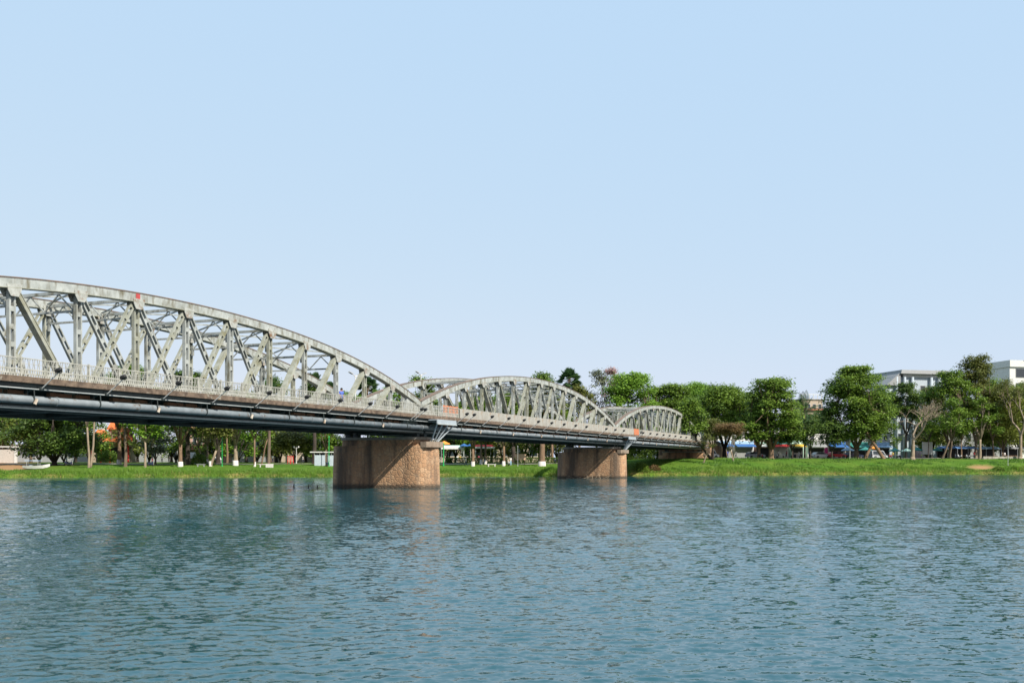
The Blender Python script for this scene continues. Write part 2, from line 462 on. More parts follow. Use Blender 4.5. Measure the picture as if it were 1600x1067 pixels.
xs = sorted(set([-3000, -1600, -900, -600, -420, -300, -220, -170] + list(np.arange(-140, 181, 1.6)) + [200, 240, 300, 380, 500, 700, 1000, 1600, 3000]))
ts = [-60, -20, -8, -4, -2, -1, -.4, 0, .3, .7, 1.2, 2, 3, 4.5, 6, 8, 10, 12, 14, 16, 18, 20, 22, 24, 26, 29, 32, 36, 40, 46, 55, 70, 90, 130, 200, 400, 900, 2500]
gv = []; soil = []
for t in ts:
    for x in xs:
        b = bank(max(-700, min(900, x))) + 0.7*math.sin(x*0.23)*(1 if t < 5 else 0.3) + 0.35*math.sin(x*0.71+2)
        y = b+t
        z = gz(max(-700, min(900, x)), bank(max(-700, min(900, x)))+t)
        gv.append((x, y, z))
        s = 0.0
        px = 800+F*x/max(y, 1)
        # bare earth: the worn patch on the right bank, the eroded lip, the ground under the bridge end, the slipway
        dx = (px-1532)/24.0; dt = (t-5.5)/3.2
        s = max(s, 1.15-(dx*dx+dt*dt))
        if px > 1585: s = max(s, 0.9-abs(t-4)/2.0)
        if px > 20: s = max(s, 0.55*max(0, 1-abs(t-0.7)/1.2)*(0.5+0.5*math.sin(x*0.9)))
        uu = (Vector((x, y, 0))-Vector((-12.58, 99.14, 0))).dot(DU); vv = (Vector((x, y, 0))-Vector((-12.58, 99.14, 0))).dot(DV)
        if -7 < vv < 2 and 0.5 < t < 5: s = max(s, 0.25)
        if px < 48: s = max(s, min(1, (t-6)/2.0))
        soil.append(min(1, max(0, s)))
nx = len(xs)
gf = [(j*nx+i, j*nx+i+1, (j+1)*nx+i+1, (j+1)*nx+i) for j in range(len(ts)-1) for i in range(nx-1)]
gm = bpy.data.meshes.new('ground'); gm.from_pydata(gv, [], gf); gm.update()
gm.attributes.new('soil', 'FLOAT', 'POINT').data.foreach_set('value', np.array(soil, dtype=np.float32))
gm.materials.append(GROUND)
gm.polygons.foreach_set('use_smooth', [True]*len(gm.polygons))
g = link('ground', gm); g['kind'] = 'structure'

# the river: a graded wave mesh (finer near the viewer's bank) over a wide flat sheet
def river():
    g = np.random.default_rng(5)
    ny, nx_ = 740, 460
    Y = 5.5*np.exp(np.linspace(0, math.log(265/5.5), ny)); A = np.tan(np.linspace(-.80, .80, nx_))
    YY = np.repeat(Y, nx_); XX = YY*np.tile(A, ny)
    sp = .0052*YY
    Z = np.zeros_like(YY); E2 = np.zeros_like(YY)
    K = 110
    lam = np.exp(g.uniform(math.log(.18), math.log(5), K)); ang = math.radians(-76)+g.normal(size=K)*.62
    ph = g.uniform(0, 2*math.pi, K)
    for l, a_, p_ in zip(lam, ang, ph):
        k = 2*math.pi/l; q = l/sp
        lm = np.maximum(.45, 3.6*sp); w = np.clip((q-2.6)/2.5, 0, 1)*np.exp(-np.maximum(0, l/lm-.6)**2*2.2)
        Z += w/k*np.sin(k*(XX*math.cos(a_)+YY*math.sin(a_))+p_+.8*np.sin(.13*XX+.07*YY+p_)); E2 += .5*w*w
    gust = .85+.30*np.sin(XX*.05+YY*.031+1)*np.sin(YY*.06-XX*.02)+.14*np.sin(XX*.21+YY*.11)+.12*np.sin(YY*.33-XX*.06)
    Z *= WAVE_SLOPE*np.interp(YY, [5, 30, 90, 200], [1, .9, .62, .45])*gust/np.sqrt(E2+.05)
    ed = np.minimum(np.tile(np.minimum(np.arange(nx_), np.arange(nx_)[::-1]), ny)/6.0, np.repeat(np.arange(ny), nx_)/6.0); Z *= np.clip(ed, 0, 1)
    V = np.stack([XX, YY, Z], 1)
    i = np.arange(nx_-1); j = np.arange(ny-1)
    q0 = (j[:, None]*nx_+i[None, :]).ravel()
    Fc = np.stack([q0, q0+1, q0+1+nx_, q0+nx_], 1)
    n0 = len(V)
    a, b_ = 5.5*A[-1], 265*A[-1]
    apron = [(a,5.5),(3000,5.5),(3000,265),(b_,265), (-3000,5.5),(-a,5.5),(-b_,265),(-3000,265), (-3000,-400),(3000,-400),(3000,5.5),(-3000,5.5), (-3000,265),(3000,265),(3000,420),(-3000,420)]
    V = np.concatenate([V, np.array([(x, y, 0.0) for x, y in apron])])
    Fc = np.concatenate([Fc, n0+np.arange(16).reshape(4, 4)])
    me = bpy.data.meshes.new('river')
    me.vertices.add(len(V)); me.vertices.foreach_set('co', V.astype(np.float32).ravel())
    me.loops.add(Fc.size); me.loops.foreach_set('vertex_index', Fc.astype(np.int32).ravel())
    me.polygons.add(len(Fc)); me.polygons.foreach_set('loop_start', np.arange(len(Fc), dtype=np.int32)*4)
    me.update(calc_edges=True)
    me.polygons.foreach_set('use_smooth', np.ones(len(Fc), dtype=bool))
    me.materials.append(WATER)
    o = link('river', me); o['kind'] = 'structure'
WAVE_SLOPE = 0.072
river()

def strip(name, mat, t0, t1, dz, x0, x1, step=4):
    mb = MB(); cols = list(np.arange(x0, x1+.1, step))
    for x in cols:
        for t in (t0, (t0+t1)/2, t1):
            mb.v.append((x, bank(x)+t, gz(x, bank(x)+t)+dz))
    for i in range(len(cols)-1):
        for k in range(2):
            mb.f.append((i*3+k, (i+1)*3+k, (i+1)*3+k+1, i*3+k+1))
    o = mb.build(name, mat); o['kind'] = 'structure'; return o
strip('pavement', CONC, 24, 27.5, 0.06, 44, 190)
strip('road', ASPH, 27.6, 42, 0.03, 40, 190)
strip('park_path', CONC, 30, 34, 0.05, -150, 24)

# ------------------------------------------------------------------ the bridge
BR = thing('bridge', 'long pale steel arch truss bridge crossing the river on masonry piers', 'bridge', (-12.58, 99.14, 0), math.atan2(DU.y, DU.x))
PN, EP, SPAN = 4.62, 5.78, 67.0
def chord_z(u, U0):
    j = (u-U0-SPAN/2)/PN
    return 13.2-0.072*j*j-0.00033*j**4
def node(i, U0):
    return U0+EP+(i-1)*PN

def laced(A, B, w, d, bw=0.13, pitch=0.85, bl=0.34):
    m = MB(); A = Vector(A); B = Vector(B); a = (B-A); Ln = a.length; a.normalize()
    q = a.cross(Vector((0,1,0))).normalized()
    for s in (-1, 1):
        m.beam(A+q*s*(w/2-bw/2), B+q*s*(w/2-bw/2), bw, d)
    n = max(2, int(Ln/pitch))
    for k in range(n+1):
        c = A+a*(bl/2+(Ln-bl)*k/n)
        for f in (-1, 1):
            o = Vector((0, f*(d/2-.03), 0))
            m.beam(c-a*bl/2+o, c+a*bl/2+o, w-2*bw-0.002, .03)
    return m
def solid(A, B, w, d):
    m = MB(); m.beam(A, B, w, d*0.8)
    A = Vector(A); B = Vector(B); a = (B-A).normalized(); q = a.cross(Vector((0,1,0))).normalized()
    for s in (-1, 1):
        m.beam(A+q*s*(w/2+0.02), B+q*s*(w/2+0.02), 0.038, d)
    return m

def truss(U0, v):
    y = -v
    ch = MB()
    n = 44; rings = []
    for k in range(n+1):
        u = U0+0.12+(SPAN-0.24)*k/n
        z = chord_z(u, U0)
        rings.append([(u, y-.25, z-.56), (u, y+.25, z-.56), (u, y+.25, z-.05), (u, y-.25, z-.05)])
    ch.loft(rings)
    T = ch.build('truss', PAINT, BR)
    cp = MB(); rings = []
    for k in range(n+1):
        u = U0+0.10+(SPAN-0.20)*k/n
        z = chord_z(u, U0)
        rings.append([(u, y-.285, z-.048), (u, y+.285, z-.048), (u, y+.285, z+.012), (u, y-.285, z+.012)])
    cp.loft(rings); cp.build('cover_plate', PLATE, T)
    fl = MB(); rings = []
    for k in range(n+1):
        u = U0+0.14+(SPAN-0.28)*k/n
        z = chord_z(u, U0)
        rings.append([(u, y-.30, z-.60), (u, y+.30, z-.60), (u, y+.30, z-.562), (u, y-.30, z-.562)])
    fl.loft(rings); fl.build('lower_flange', PAINT_Y, T)
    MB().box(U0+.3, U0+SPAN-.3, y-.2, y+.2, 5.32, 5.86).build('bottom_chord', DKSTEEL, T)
    zt = lambda i: chord_z(node(i, U0), U0)-.60
    for i in range(1, 14):
        u = node(i, U0)
        m = laced((u, y, 5.87), (u, y, zt(i)), 0.43, 0.24, 0.10, 1.0, 0.28)
        m.build('vertical', PAINT if i % 3 else PAINT_Y, T)
        # gusset under the chord
        sl_ = (chord_z(u+.4, U0)-chord_z(u-.4, U0))/.8
        gp = MB()
        for s in (-1, 1):
            yy = y+s*0.275
            poly = [(u-.5, zt(i)+.2-.5*sl_), (u+.5, zt(i)+.2+.5*sl_), (u+.44, zt(i)-.12+.44*sl_), (u+.25, zt(i)-.45), (u-.25, zt(i)-.45), (u-.44, zt(i)-.12-.44*sl_)]
            gp.prism(poly, yy-.022, yy+.022)
        gp.build('gusset_plate', GUSSET, T)
    for i in range(1, 13):
        a, b = node(i, U0), node(i+1, U0)
        za, zb = zt(i)-.15, zt(i+1)-.15
        X = 5 <= i <= 8
        if i+1 <= 7 or X:
            A, B = (a+.30, y+.02, za), (b-.22, y+.02, 6.0)
            (laced(A, B, 0.38, 0.20, 0.085, 0.9, 0.28) if X else solid(A, B, 0.20, 0.44)).build('diagonal', PAINT if X else PAINT_Y, T)
        if i >= 7 or X:
            A, B = (b-.30, y-.03, zb), (a+.22, y-.03, 6.0)
            (laced(A, B, 0.38, 0.20, 0.085, 0.9, 0.28) if X else solid(A, B, 0.20, 0.44)).build('diagonal', PAINT_Y, T)
    # solid web plate and end post at both ends
    for e, s in ((U0, 1), (U0+SPAN, -1)):
        c = lambda d: chord_z(e+s*d, U0)-.585
        MB().prism([(e+s*.35, 5.88), (e+s*3.9, 5.88), (e+s*3.1, 7.6), (e+s*2.6, c(2.6)), (e+s*1.2, c(1.2)), (e+s*.35, c(.35))][::s], y-.13, y+.13).build('end_plate', PAINT, T)
        MB().beam((e+s*.25, y, 5.3), (e+s*.25, y, c(.25)+.1), 0.22, 0.42).build('end_post', PAINT, T)
    return T

for k in range(3):
    for v in (3.75, -3.75): truss(-67.0+67.0*k, v)

tr0 = [o for o in BR.children if o.name.startswith('truss')][0]
MB().box(-38.35, -38.0, -4.015, -4.002, chord_z(-38.2, -67)-.46, chord_z(-38.2, -67)-.08).build('red_patch', REDP0, tr0)
# overhead bracing between the two arches
for k in range(3):
    U0 = -67+67*k
    for i in range(3, 12):
        u = node(i, U0); z = chord_z(u, U0)
        sf = MB()
        sf.beam((u, -3.4, z-.42), (u, 3.4, z-.42), .16, .18, (0,0,1))
        low = z-1.55 if z > 11.6 else z-1.0
        sf.beam((u, -3.5, low), (u, 3.5, low), .12, .12, (0,0,1))
        n = 6; pts = [(u, -3.4+6.8*q/n, (z-.5) if q % 2 else low+.04) for q in range(n+1)]
        for a, b in zip(pts, pts[1:]): sf.beam(a, b, .07, .07, (1,0,0))
        for s in (-1, 1): sf.prism([(u-.06, low-.5), (u+.06, low-.5), (u+.06, low+.3), (u-.06, low+.3)], s*3.38, s*3.56)
        sf.build('sway_frame', PAINT, BR)
        if i < 11:
            u2 = node(i+1, U0); z2 = chord_z(u2, U0)
            lb = MB()
            lb.beam((u+.2, -3.4, z-.32), (u2-.2, 3.4, z2-.32), .09, .09, (0,0,1))
            lb.beam((u+.2, 3.4, z-.24), (u2-.2, -3.4, z2-.24), .09, .09, (0,0,1))
            lb.build('lateral_brace', PAINT, BR)

# deck, floor beams, walkways
for k in range(3):
    U0 = -67+67*k
    MB().box(U0+.02, U0+SPAN-.02, -3.96, 3.96, 6.62, 6.90).build('roadway_slab', CONC, BR)
    MB().box(U0+.02, U0+SPAN-.02, -3.1, 3.1, 6.905, 6.93).build('road_surface', ASPH, BR)
    for s in (-1, 1):
        MB().box(U0+.02, U0+SPAN-.02, min(s*3.98, s*5.55), max(s*3.98, s*5.55), 6.74, 6.98).build('walkway_slab', CONC, BR)
        MB().box(U0+.01, U0+SPAN-.01, min(s*5.56, s*5.86), max(s*5.56, s*5.86), 6.70, 7.02).build('edge_kerb', FASCIA, BR)
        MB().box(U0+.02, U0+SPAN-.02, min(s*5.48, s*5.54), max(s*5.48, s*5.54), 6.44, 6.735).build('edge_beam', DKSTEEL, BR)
        MB().box(U0+.02, U0+SPAN-.02, min(s*5.34, s*5.72), max(s*5.34, s*5.72), 6.385, 6.435).build('edge_flange', FLANGE, BR)
    for v in (-2.4, -0.8, 0.8, 2.4):
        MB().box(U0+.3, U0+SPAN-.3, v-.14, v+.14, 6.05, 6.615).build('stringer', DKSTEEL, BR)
    for i in range(0, 15):
        u = U0+.5 if i == 0 else (U0+SPAN-.5 if i == 14 else node(i, U0))
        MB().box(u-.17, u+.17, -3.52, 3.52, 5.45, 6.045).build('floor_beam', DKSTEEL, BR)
        for s in (-1, 1):
            MB().prism([(s*3.96, 5.95), (s*3.96, 6.73), (s*5.47, 6.73), (s*5.47, 6.50)][::s], u-.06, u+.06)
            m = MB(); m.v = []; m.loft([[(u-.06, s*3.96, 5.90), (u-.06, s*3.96, 6.73), (u-.06, s*5.47, 6.73), (u-.06, s*5.47, 6.45)],
                                       [(u+.06, s*3.96, 5.90), (u+.06, s*3.96, 6.73), (u+.06, s*5.47, 6.73), (u+.06, s*5.47, 6.45)]])
            m.build('walkway_bracket', DKSTEEL, BR)
    # rusty packing timbers under the near walkway
    for i in range(1, 14):
        u = node(i, U0)
        for off, ln in ((-2.9, 1.5), (-1.1, 1.25)):
            if random.random() < 0.85:
                MB().box(u+off, u+off+ln, -4.75, -4.45, 6.16, 6.36).build('packing_timber', RUSTY, BR)

# railings
def railing(U0, s):
    v = 5.70*s; y = -v
    m = MB()
    for z, h, d in ((7.98, .05, .05), (7.70, .022, .02), (7.40, .07, .05), (7.17, .07, .05)):
        m.box(U0+.05, U0+SPAN-.05, y-d/2, y+d/2, z-h/2, z+h/2)
    Rr = m.build('railing', RAILM, BR)
    n = int(SPAN/2.31)
    pm = MB().box(-.05, .05, -.05, .05, 7.021, 8.06).mesh('post', RAILM)
    for k in range(n+1):
        p = link('post', pm, Rr); p.location = (U0+.2+(SPAN-.4)*k/n, y, 0)
    b = MB()
    step = 0.155
    for k in range(int((SPAN-.5)/step)):
        u = U0+.25+k*step
        bow = 0.05 if k % 2 else -0.05
        b.beam((u, y+.005, 7.43), (u+bow, y+.005, 7.70), .03, .025)
        b.beam((u+bow, y+.005, 7.70), (u, y+.005, 7.955), .03, .025)
        b.beam((u, y, 7.205), (u, y, 7.365), .075, .03)
        b.beam((u+.07, y, 7.03), (u+.07, y, 7.135), .075, .03)
    bo = b.build('balusters', RAILM, Rr); bo['kind'] = 'stuff'
for k in range(3):
    for s in (1, -1): railing(-67+67*k, s)

# corrugated screen sheets fixed on the near railing from the first pier on
def sheet_mesh(L, seed):
    m = MB(); n = 18; r = random.Random(seed)
    for k in range(n+1):
        u = L*k/n
        w = 0.012*(1 if k % 2 else -1)
        m.v += [(u, w, 7.03+r.uniform(-.01, .01)), (u, w, 8.0), (u, w+.012, 7.03), (u, w+.012, 8.0)]
    for k in range(n):
        a = 4*k; b = a+4
        m.f += [(a, b, b+1, a+1), (a+2, a+3, b+3, b+2), (a+1, b+1, b+3, a+3), (a, a+2, b+2, b)]
    m.f += [(0, 1, 3, 2), (4*n, 4*n+2, 4*n+3, 4*n+1)]
    return m.mesh('screen_panel', SHEET)
shm = [sheet_mesh(2.30, 1), sheet_mesh(2.30, 5), sheet_mesh(2.30, 9)]
u = 4.95; k = 0
while u < 131:
    if not (71.2 < u < 74.6):
        p = link('screen_panel', shm[k % 3], BR); p.location = (u, -5.79+random.uniform(-.008, .008), random.uniform(-.05, .02))
    u += 2.32; k += 1

# service pipe with collars, hangers and clamps
for k in range(3):
    U0 = -67+67*k
    pp = MB(); pp.tube([(U0+.02, -5.50, 5.83), (U0+SPAN-.02, -5.50, 5.83)], .22, 20)
    P = pp.build('service_pipe', PIPEM, BR, True)
    nj = 11
    for j in range(nj):
        u = U0+2.6+j*6.15
        MB().tube([(u-.05, -5.50, 5.83), (u+.05, -5.50, 5.83)], .25, 18).build('pipe_collar', PIPEM, P)
    for i in range(1, 14):
        u = node(i, U0)-.25
        m = MB(); m.tube([(u-.035, -5.50, 5.83), (u+.035, -5.50, 5.83)], .236, 18)
        m.beam((u, -5.77, 5.75), (u, -5.70, 6.45), .05, .03); m.beam((u, -5.23, 5.83), (u, -5.23, 6.45), .05, .03)
        m.build('pipe_hanger', DKSTEEL, P)
        if i % 2 == 0:
            m = MB(); m.beam((u-.02, -5.79, 5.60), (u+.10, -5.81, 5.88), .14, .08); m.build('pipe_clamp', CLAMP, P)
    # slimmer cable ducts between the girders
    for v, z in ((4.3, 5.48), (-4.3, 5.5)):
        d = MB(); d.tube([(U0+.3, -v, z), (U0+SPAN-.3, -v, z)], .09, 10); d.build('cable_duct', GREYM, BR, True)

# piers
def oval(hl, r, z, n=14):
    pts = []
    for k in range(n+1):
        t = -math.pi/2+math.pi*k/n
        pts.append((r*math.sin(t)*1.0, hl-r+r*math.cos(t), z))
    for k in range(n+1):
        t = math.pi/2+math.pi*k/n
        pts.append((r*math.sin(t), -(hl-r)+r*math.cos(t), z))
    return pts
def pier(u, ztop_=4.62):
    m = MB()
    m.loft([[(u+x, y, z) for x, y, z in oval(hl, r, zz)] for hl, r, zz in ((5.95, 1.92, -4), (5.83, 1.86, 0), (5.77, 1.82, 2.2), (5.71, 1.78, 4.15))])
    P = m.build('pier', STONE, BR)
    m = MB(); m.loft([[(u+x, y, z) for x, y, z in oval(hl, r, zz)] for hl, r, zz in ((4.75, 1.66, 4.153), (4.72, 1.64, 4.72))]); m.build('pier_head', STONE, P)
    m = MB(); m.loft([[(u+x, y, z) for x, y, z in oval(hl, r, zz)] for hl, r, zz in ((4.86, 1.78, 4.723), (4.86, 1.78, 4.98))]); m.build('coping', CONC, P)
    for s in (-1, 1):
        if s < 0: MB().loft([[(u+x, s*5.02+yy, z) for x, yy in ((-1.75, -.27+0.0), (1.75, -.27), (1.75, .52), (1.2, 1.0), (-1.2, 1.0), (-1.75, .52))] if s > 0 else
                   [(u+x, s*5.02-yy, z) for x, yy in ((-1.62, -.27+0.0), (1.62, -.27), (1.62, .35), (1.05, .86), (-1.05, .86), (-1.62, .35))] for z in (3.98, 4.52)]).build('nose_block', BLOCK, P)
        for du in (-.75, .75):
            MB().box(u+du-.28, u+du+.28, s*3.75-.3, s*3.75+.3, 4.983, 5.315).build('bearing', DKSTEEL, P)
    return P
for u in (-67, 0, 67, 134): pier(u)

# balcony brackets at the piers
for u in (-67, 0, 67):
    m = MB()
    y = -6.72
    m.box(u-2.1, u+2.1, -6.78, -5.87, 6.52, 6.62)
    m.box(u-2.1, u+2.1, -6.80, -6.72, 6.22, 6.515)
    B = m.build('balcony_bracket', BLUESTEEL, BR)
    for du, db in ((-1.9, -.9), (-.7, -.3), (.5, .2), (1.9, .5)):
        mm = MB(); mm.tube([(u+db, -5.55, 4.55), (u+du, -6.70, 6.26)], .075, 8); mm.build('strut', BLUESTEEL, B)
    MB().beam((u-2.1, -6.82, 6.18), (u+2.1, -6.82, 6.18), .10, .10, (0,0,1)).build('edge_tube', FLANGE, B)

# abutment and ramp at the far end
m = MB(); m.loft([[(134.6, -5.8, 0.5), (134.6, 5.8, 0.5), (134.6, 5.8, 6.95), (134.6, -5.8, 6.95)],
                  [(148, -5.8, 2.5), (148, 5.8, 2.5), (148, 5.8, 6.2), (148, -5.8, 6.2)],
                  [(167, -5.8, 2.5), (167, 5.8, 2.5), (167, 5.8, 3.6), (167, -5.8, 3.6)]])
AB = m.build('abutment', STONE, BR)
for s in (-1, 1):
    MB().loft([[(134.7, s*5.62-.15, 6.96), (134.7, s*5.62+.15, 6.96), (134.7, s*5.62+.15, 7.9), (134.7, s*5.62-.15, 7.9)],
               [(148, s*5.62-.15, 6.21), (148, s*5.62+.15, 6.21), (148, s*5.62+.15, 7.15), (148, s*5.62-.15, 7.15)],
               [(167, s*5.62-.15, 3.61), (167, s*5.62+.15, 3.61), (167, s*5.62+.15, 4.5), (167, s*5.62-.15, 4.5)]]).build('parapet', CONC, AB)

def bw(u, v, z):          # bridge coordinates -> world
    p = Vector((-12.58, 99.14, 0))+DU*u+DV*v
    return Vector((p.x, p.y, z))
BRZ = math.atan2(DU.y, DU.x)

# floodlights on outriggers
fl_arm = MB(); fl_arm.tube([(0, 0, 0), (0, -1.15, .80)], .035, 6); fl_arm = fl_arm.mesh('arm', WHITE)
fl_h = MB(); fl_h.tube([(0, -1.02, .87), (0, -1.10, .90), (0, -1.32, .98), (0, -1.38, 1.0)], [.12, .14, .11, .05], 14); fl_h = fl_h.mesh('housing', BLACK, True)
fl_y = MB(); fl_y.beam((-.2, -1.15, .80), (.2, -1.15, .80), .05, .05, (0,0,1)); fl_y.beam((-.2, -1.15, .8), (-.2, -1.17, .95), .04, .04, (1,0,0)); fl_y.beam((.2, -1.15, .8), (.2, -1.17, .95), .04, .04, (1,0,0)); fl_y = fl_y.mesh('yoke', BLACK)
fl_c = MB().box(-.12, .12, -.02, .16, -.10, .06).mesh('foot', DKSTEEL)
lights = []
for k in range(3):
    U0 = -67+67*k
    lights += [node(i, U0)+.2 for i in range(1, 14) if not (k == 1 and i == 10)]
lights += [-4.9, 4.2, 71.6]
for n_, u in enumerate(sorted(lights)):
    zone = ('by the open railing' if u < 0 else 'by the sheeted railing between the two river piers' if u < 67 else 'by the sheeted railing beyond the far pier')
    t = thing('floodlight', 'round black floodlight on an outrigger '+zone, 'floodlight', bw(u, 5.80, 6.47), BRZ,
              'floodlights '+zone)
    for nm, me in (('arm', fl_arm), ('housing', fl_h), ('yoke', fl_y), ('foot', fl_c)): link(nm, me, t)

# lamp posts on the far walkway
for u, zt_, lab in ((3.0, 11.6, 'slim white twin-arm lamp post on the bridge beside the first river pier'), (17.7, 12.9, 'taller white twin-arm lamp post on the bridge past the first river pier')):
    t = thing('street_lamp', lab, 'street lamp', bw(u, -5.3, 6.98), BRZ, 'lamps on the bridge walkway')
    h = zt_-6.98
    m = MB(); m.tube([(0,0,0), (0,0,.5), (0,0,.52), (0,0,h)], [.11, .11, .07, .05], 8); m.build('pole', WHITE, t)
    for s in (-1, 1):
        m = MB(); m.tube([(0,0,h-.15), (s*.7, 0, h+.12)], .035, 6); m.build('arm', WHITE, t)
        m = MB(); m.beam((s*.6, 0, h+.10), (s*1.25, 0, h+.26), .10, .24, (0,1,0)); m.build('lamp_head', GREYM, t)

# orange safety nets
for a, b, v, lab in ((1.4, 4.9, 5.62, 'orange safety net tied to the railing just past the first river pier'), (71.4, 74.4, 5.78, 'orange safety sheet on the railing just past the second river pier')):
    m = MB(); n = 14
    for i in range(n+1):
        for z in (7.04, 7.55, 8.15 if v < 5.7 else 8.05):
            m.v.append((a+(b-a)*i/n, -v-0.06-.03*math.sin(i*1.7+z*3), z+.04*math.sin(i*2.1)))
    for i in range(n):
        for q in range(2): m.f.append((i*3+q, i*3+3+q, i*3+4+q, i*3+1+q))
    o = m.build('safety_net', ORANGE)
    o.location = bw(0, 0, 0); o.rotation_euler = (0, 0, BRZ)
    md = o.modifiers.new('thick', 'SOLIDIFY'); md.thickness = 0.02
    tag(o, lab, 'safety net')

# ------------------------------------------------------------------ vegetation generators
def tree_geo(H, Rc, cb, r0, seed, n_clump=46, cr=None, flatk=0.5, leaf=0.62, dens=1.0, lean=(0,0), style='round', fork=0.5, gap=0.0):
    """returns wood MB and (leaf verts, tint)"""
    r = random.Random(seed); g = np.random.default_rng(seed)
    wood = MB()
    cr = cr or Rc*0.34
    fz = cb*(0.75 if style != 'umbrella' else 0.6)*(1.0 if fork is None else fork*1.6)
    fz = min(fz, cb+0.25*(H-cb))
    top = Vector((lean[0], lean[1], fz))
    pts = [Vector((0,0,-.4)), Vector((0,0,.0))]
    for q in (0.3, 0.6, 1.0):
        pts.append(Vector((top.x*q+r.uniform(-.12,.12)*fz*.12, top.y*q+r.uniform(-.12,.12)*fz*.12, fz*q)))
    wood.tube(pts, [r0*1.6, r0*1.25, r0*1.0, r0*.88, r0*.8], 9)
    cl = []
    for k in range(n_clump):
        for _ in range(30):
            a = r.uniform(0, 2*math.pi); s = math.sqrt(r.uniform(0.02, 1)); h = r.uniform(0, 1)
            if style == 'round': prof = math.sqrt(max(0, 1-(2*h-0.85)**2/1.35)) if h < .9 else .45
            elif style == 'layer': prof = (1-0.5*h**1.5)*r.uniform(.75, 1.08)
            elif style == 'umbrella': prof = 0.45+0.55*math.sin(min(1, h*1.15)*math.pi*.8)
            elif style == 'cone': prof = (1-h*.7)*r.uniform(.7, 1.15)
            else: prof = 0.55+0.45*math.sin(h*math.pi)
            if s > 0.45 or h > 0.6: break
        hh = h
        if style == 'layer': hh = (int(h*6)+r.uniform(0,.75))/6.2
        out = r.random() < .16
        rr = max(0.1, Rc-cr*.6)*prof*s*(1.22 if out else r.uniform(.85, 1.04))
        c = Vector((lean[0]*1.25+rr*math.cos(a), lean[1]*1.25+rr*math.sin(a), cb+cr*flatk*.7+(H-cb-cr*flatk*1.6)*hh))
        if r.random() < gap: continue
        cl.append((c, cr*(r.uniform(.4, .6) if out else r.uniform(.5, 1.3))*(1-.3*hh if style == 'cone' else 1)))
    # limbs
    nl = 6 if H > 8 else 4
    ends = []
    for k in range(nl):
        a = 2*math.pi*k/nl+r.uniform(-.4, .4); q = r.uniform(.45, .75)
        e = Vector((lean[0]*1.2+Rc*.55*math.cos(a), lean[1]*1.2+Rc*.55*math.sin(a), cb+(H-cb)*q*.75))
        mid = top.lerp(e, .5)+Vector((r.uniform(-.4,.4), r.uniform(-.4,.4), r.uniform(-.2,.6)))
        wood.tube([top-Vector((0,0,.3)), mid, e], [r0*.55, r0*.36, r0*.16], 6)
        ends += [mid, e]
    for c, q in cl:
        e = min(ends, key=lambda p: (p-c).length)
        wood.tube([e, e.lerp(c, .5)+Vector((0,0,-.15)), c], [r0*.16, r0*.1, r0*.04], 4, False)
    V = []; T = []
    for c, q in cl:
        n = int(dens*20*(q/leaf)**2)
        d = g.normal(size=(n, 3)); d /= np.linalg.norm(d, axis=1)[:, None]
        d[:, 2] = np.where((d[:, 2] < -.3) & (g.random(n) < .6), -d[:, 2], d[:, 2])
        rad = q*np.where(g.random(n) < .7, np.power(g.uniform(.15, 1.1, n), .55), np.minimum(1.2, np.abs(g.normal(size=n))*.7))
        P = np.array(c)+d*rad[:, None]*np.array([1, 1, flatk])
        P += g.normal(size=(n, 3))*leaf*.45
        nor = d*.5+g.normal(size=(n, 3))*.45+np.array([0, 0, .95])
        nor /= np.linalg.norm(nor, axis=1)[:, None]
        ax = np.cross(nor, g.normal(size=(n, 3))); ax /= np.linalg.norm(ax, axis=1)[:, None]
        bx = np.cross(nor, ax)
        L = leaf*g.uniform(.55, 1.1, n)[:, None]; Wd = L*g.uniform(.45, .7, n)[:, None]
        V.append(np.stack([P-ax*L*.5, P-bx*Wd*.5+nor*L*.06, P+ax*L*.5, P+bx*Wd*.5+nor*L*.06], 1).reshape(-1, 3))
        ct = r.random()
        T.append(np.clip(.45*ct+.55*g.random(n), 0, 1))
    return wood, (np.concatenate(V) if V else None), (np.concatenate(T) if T else None)

NT = [0]
def tree(loc, label, H, Rc, cb, r0, lf='mid', bark=None, white=False, name='tree', group=None, bare=False, **k):
    NT[0] += 1
    loc = Vector(loc)
    t = thing(name, label, 'tree', loc, 0, group)
    wood, V, T = tree_geo(H, Rc, cb, r0, 100+NT[0], **k)
    wood.build('trunk', bark or BARK, t, True)
    if V is not None and not bare:
        link('crown', fast_mesh('crown', V, 4, LF[lf], T), t)
    if white:
        m = MB(); m.tube([(0,0,-.3), (0,0,.0), (0,0,.95)], [r0*1.64, r0*1.32, r0*1.17], 10); m.build('painted_base', LIME, t, True)
    return t

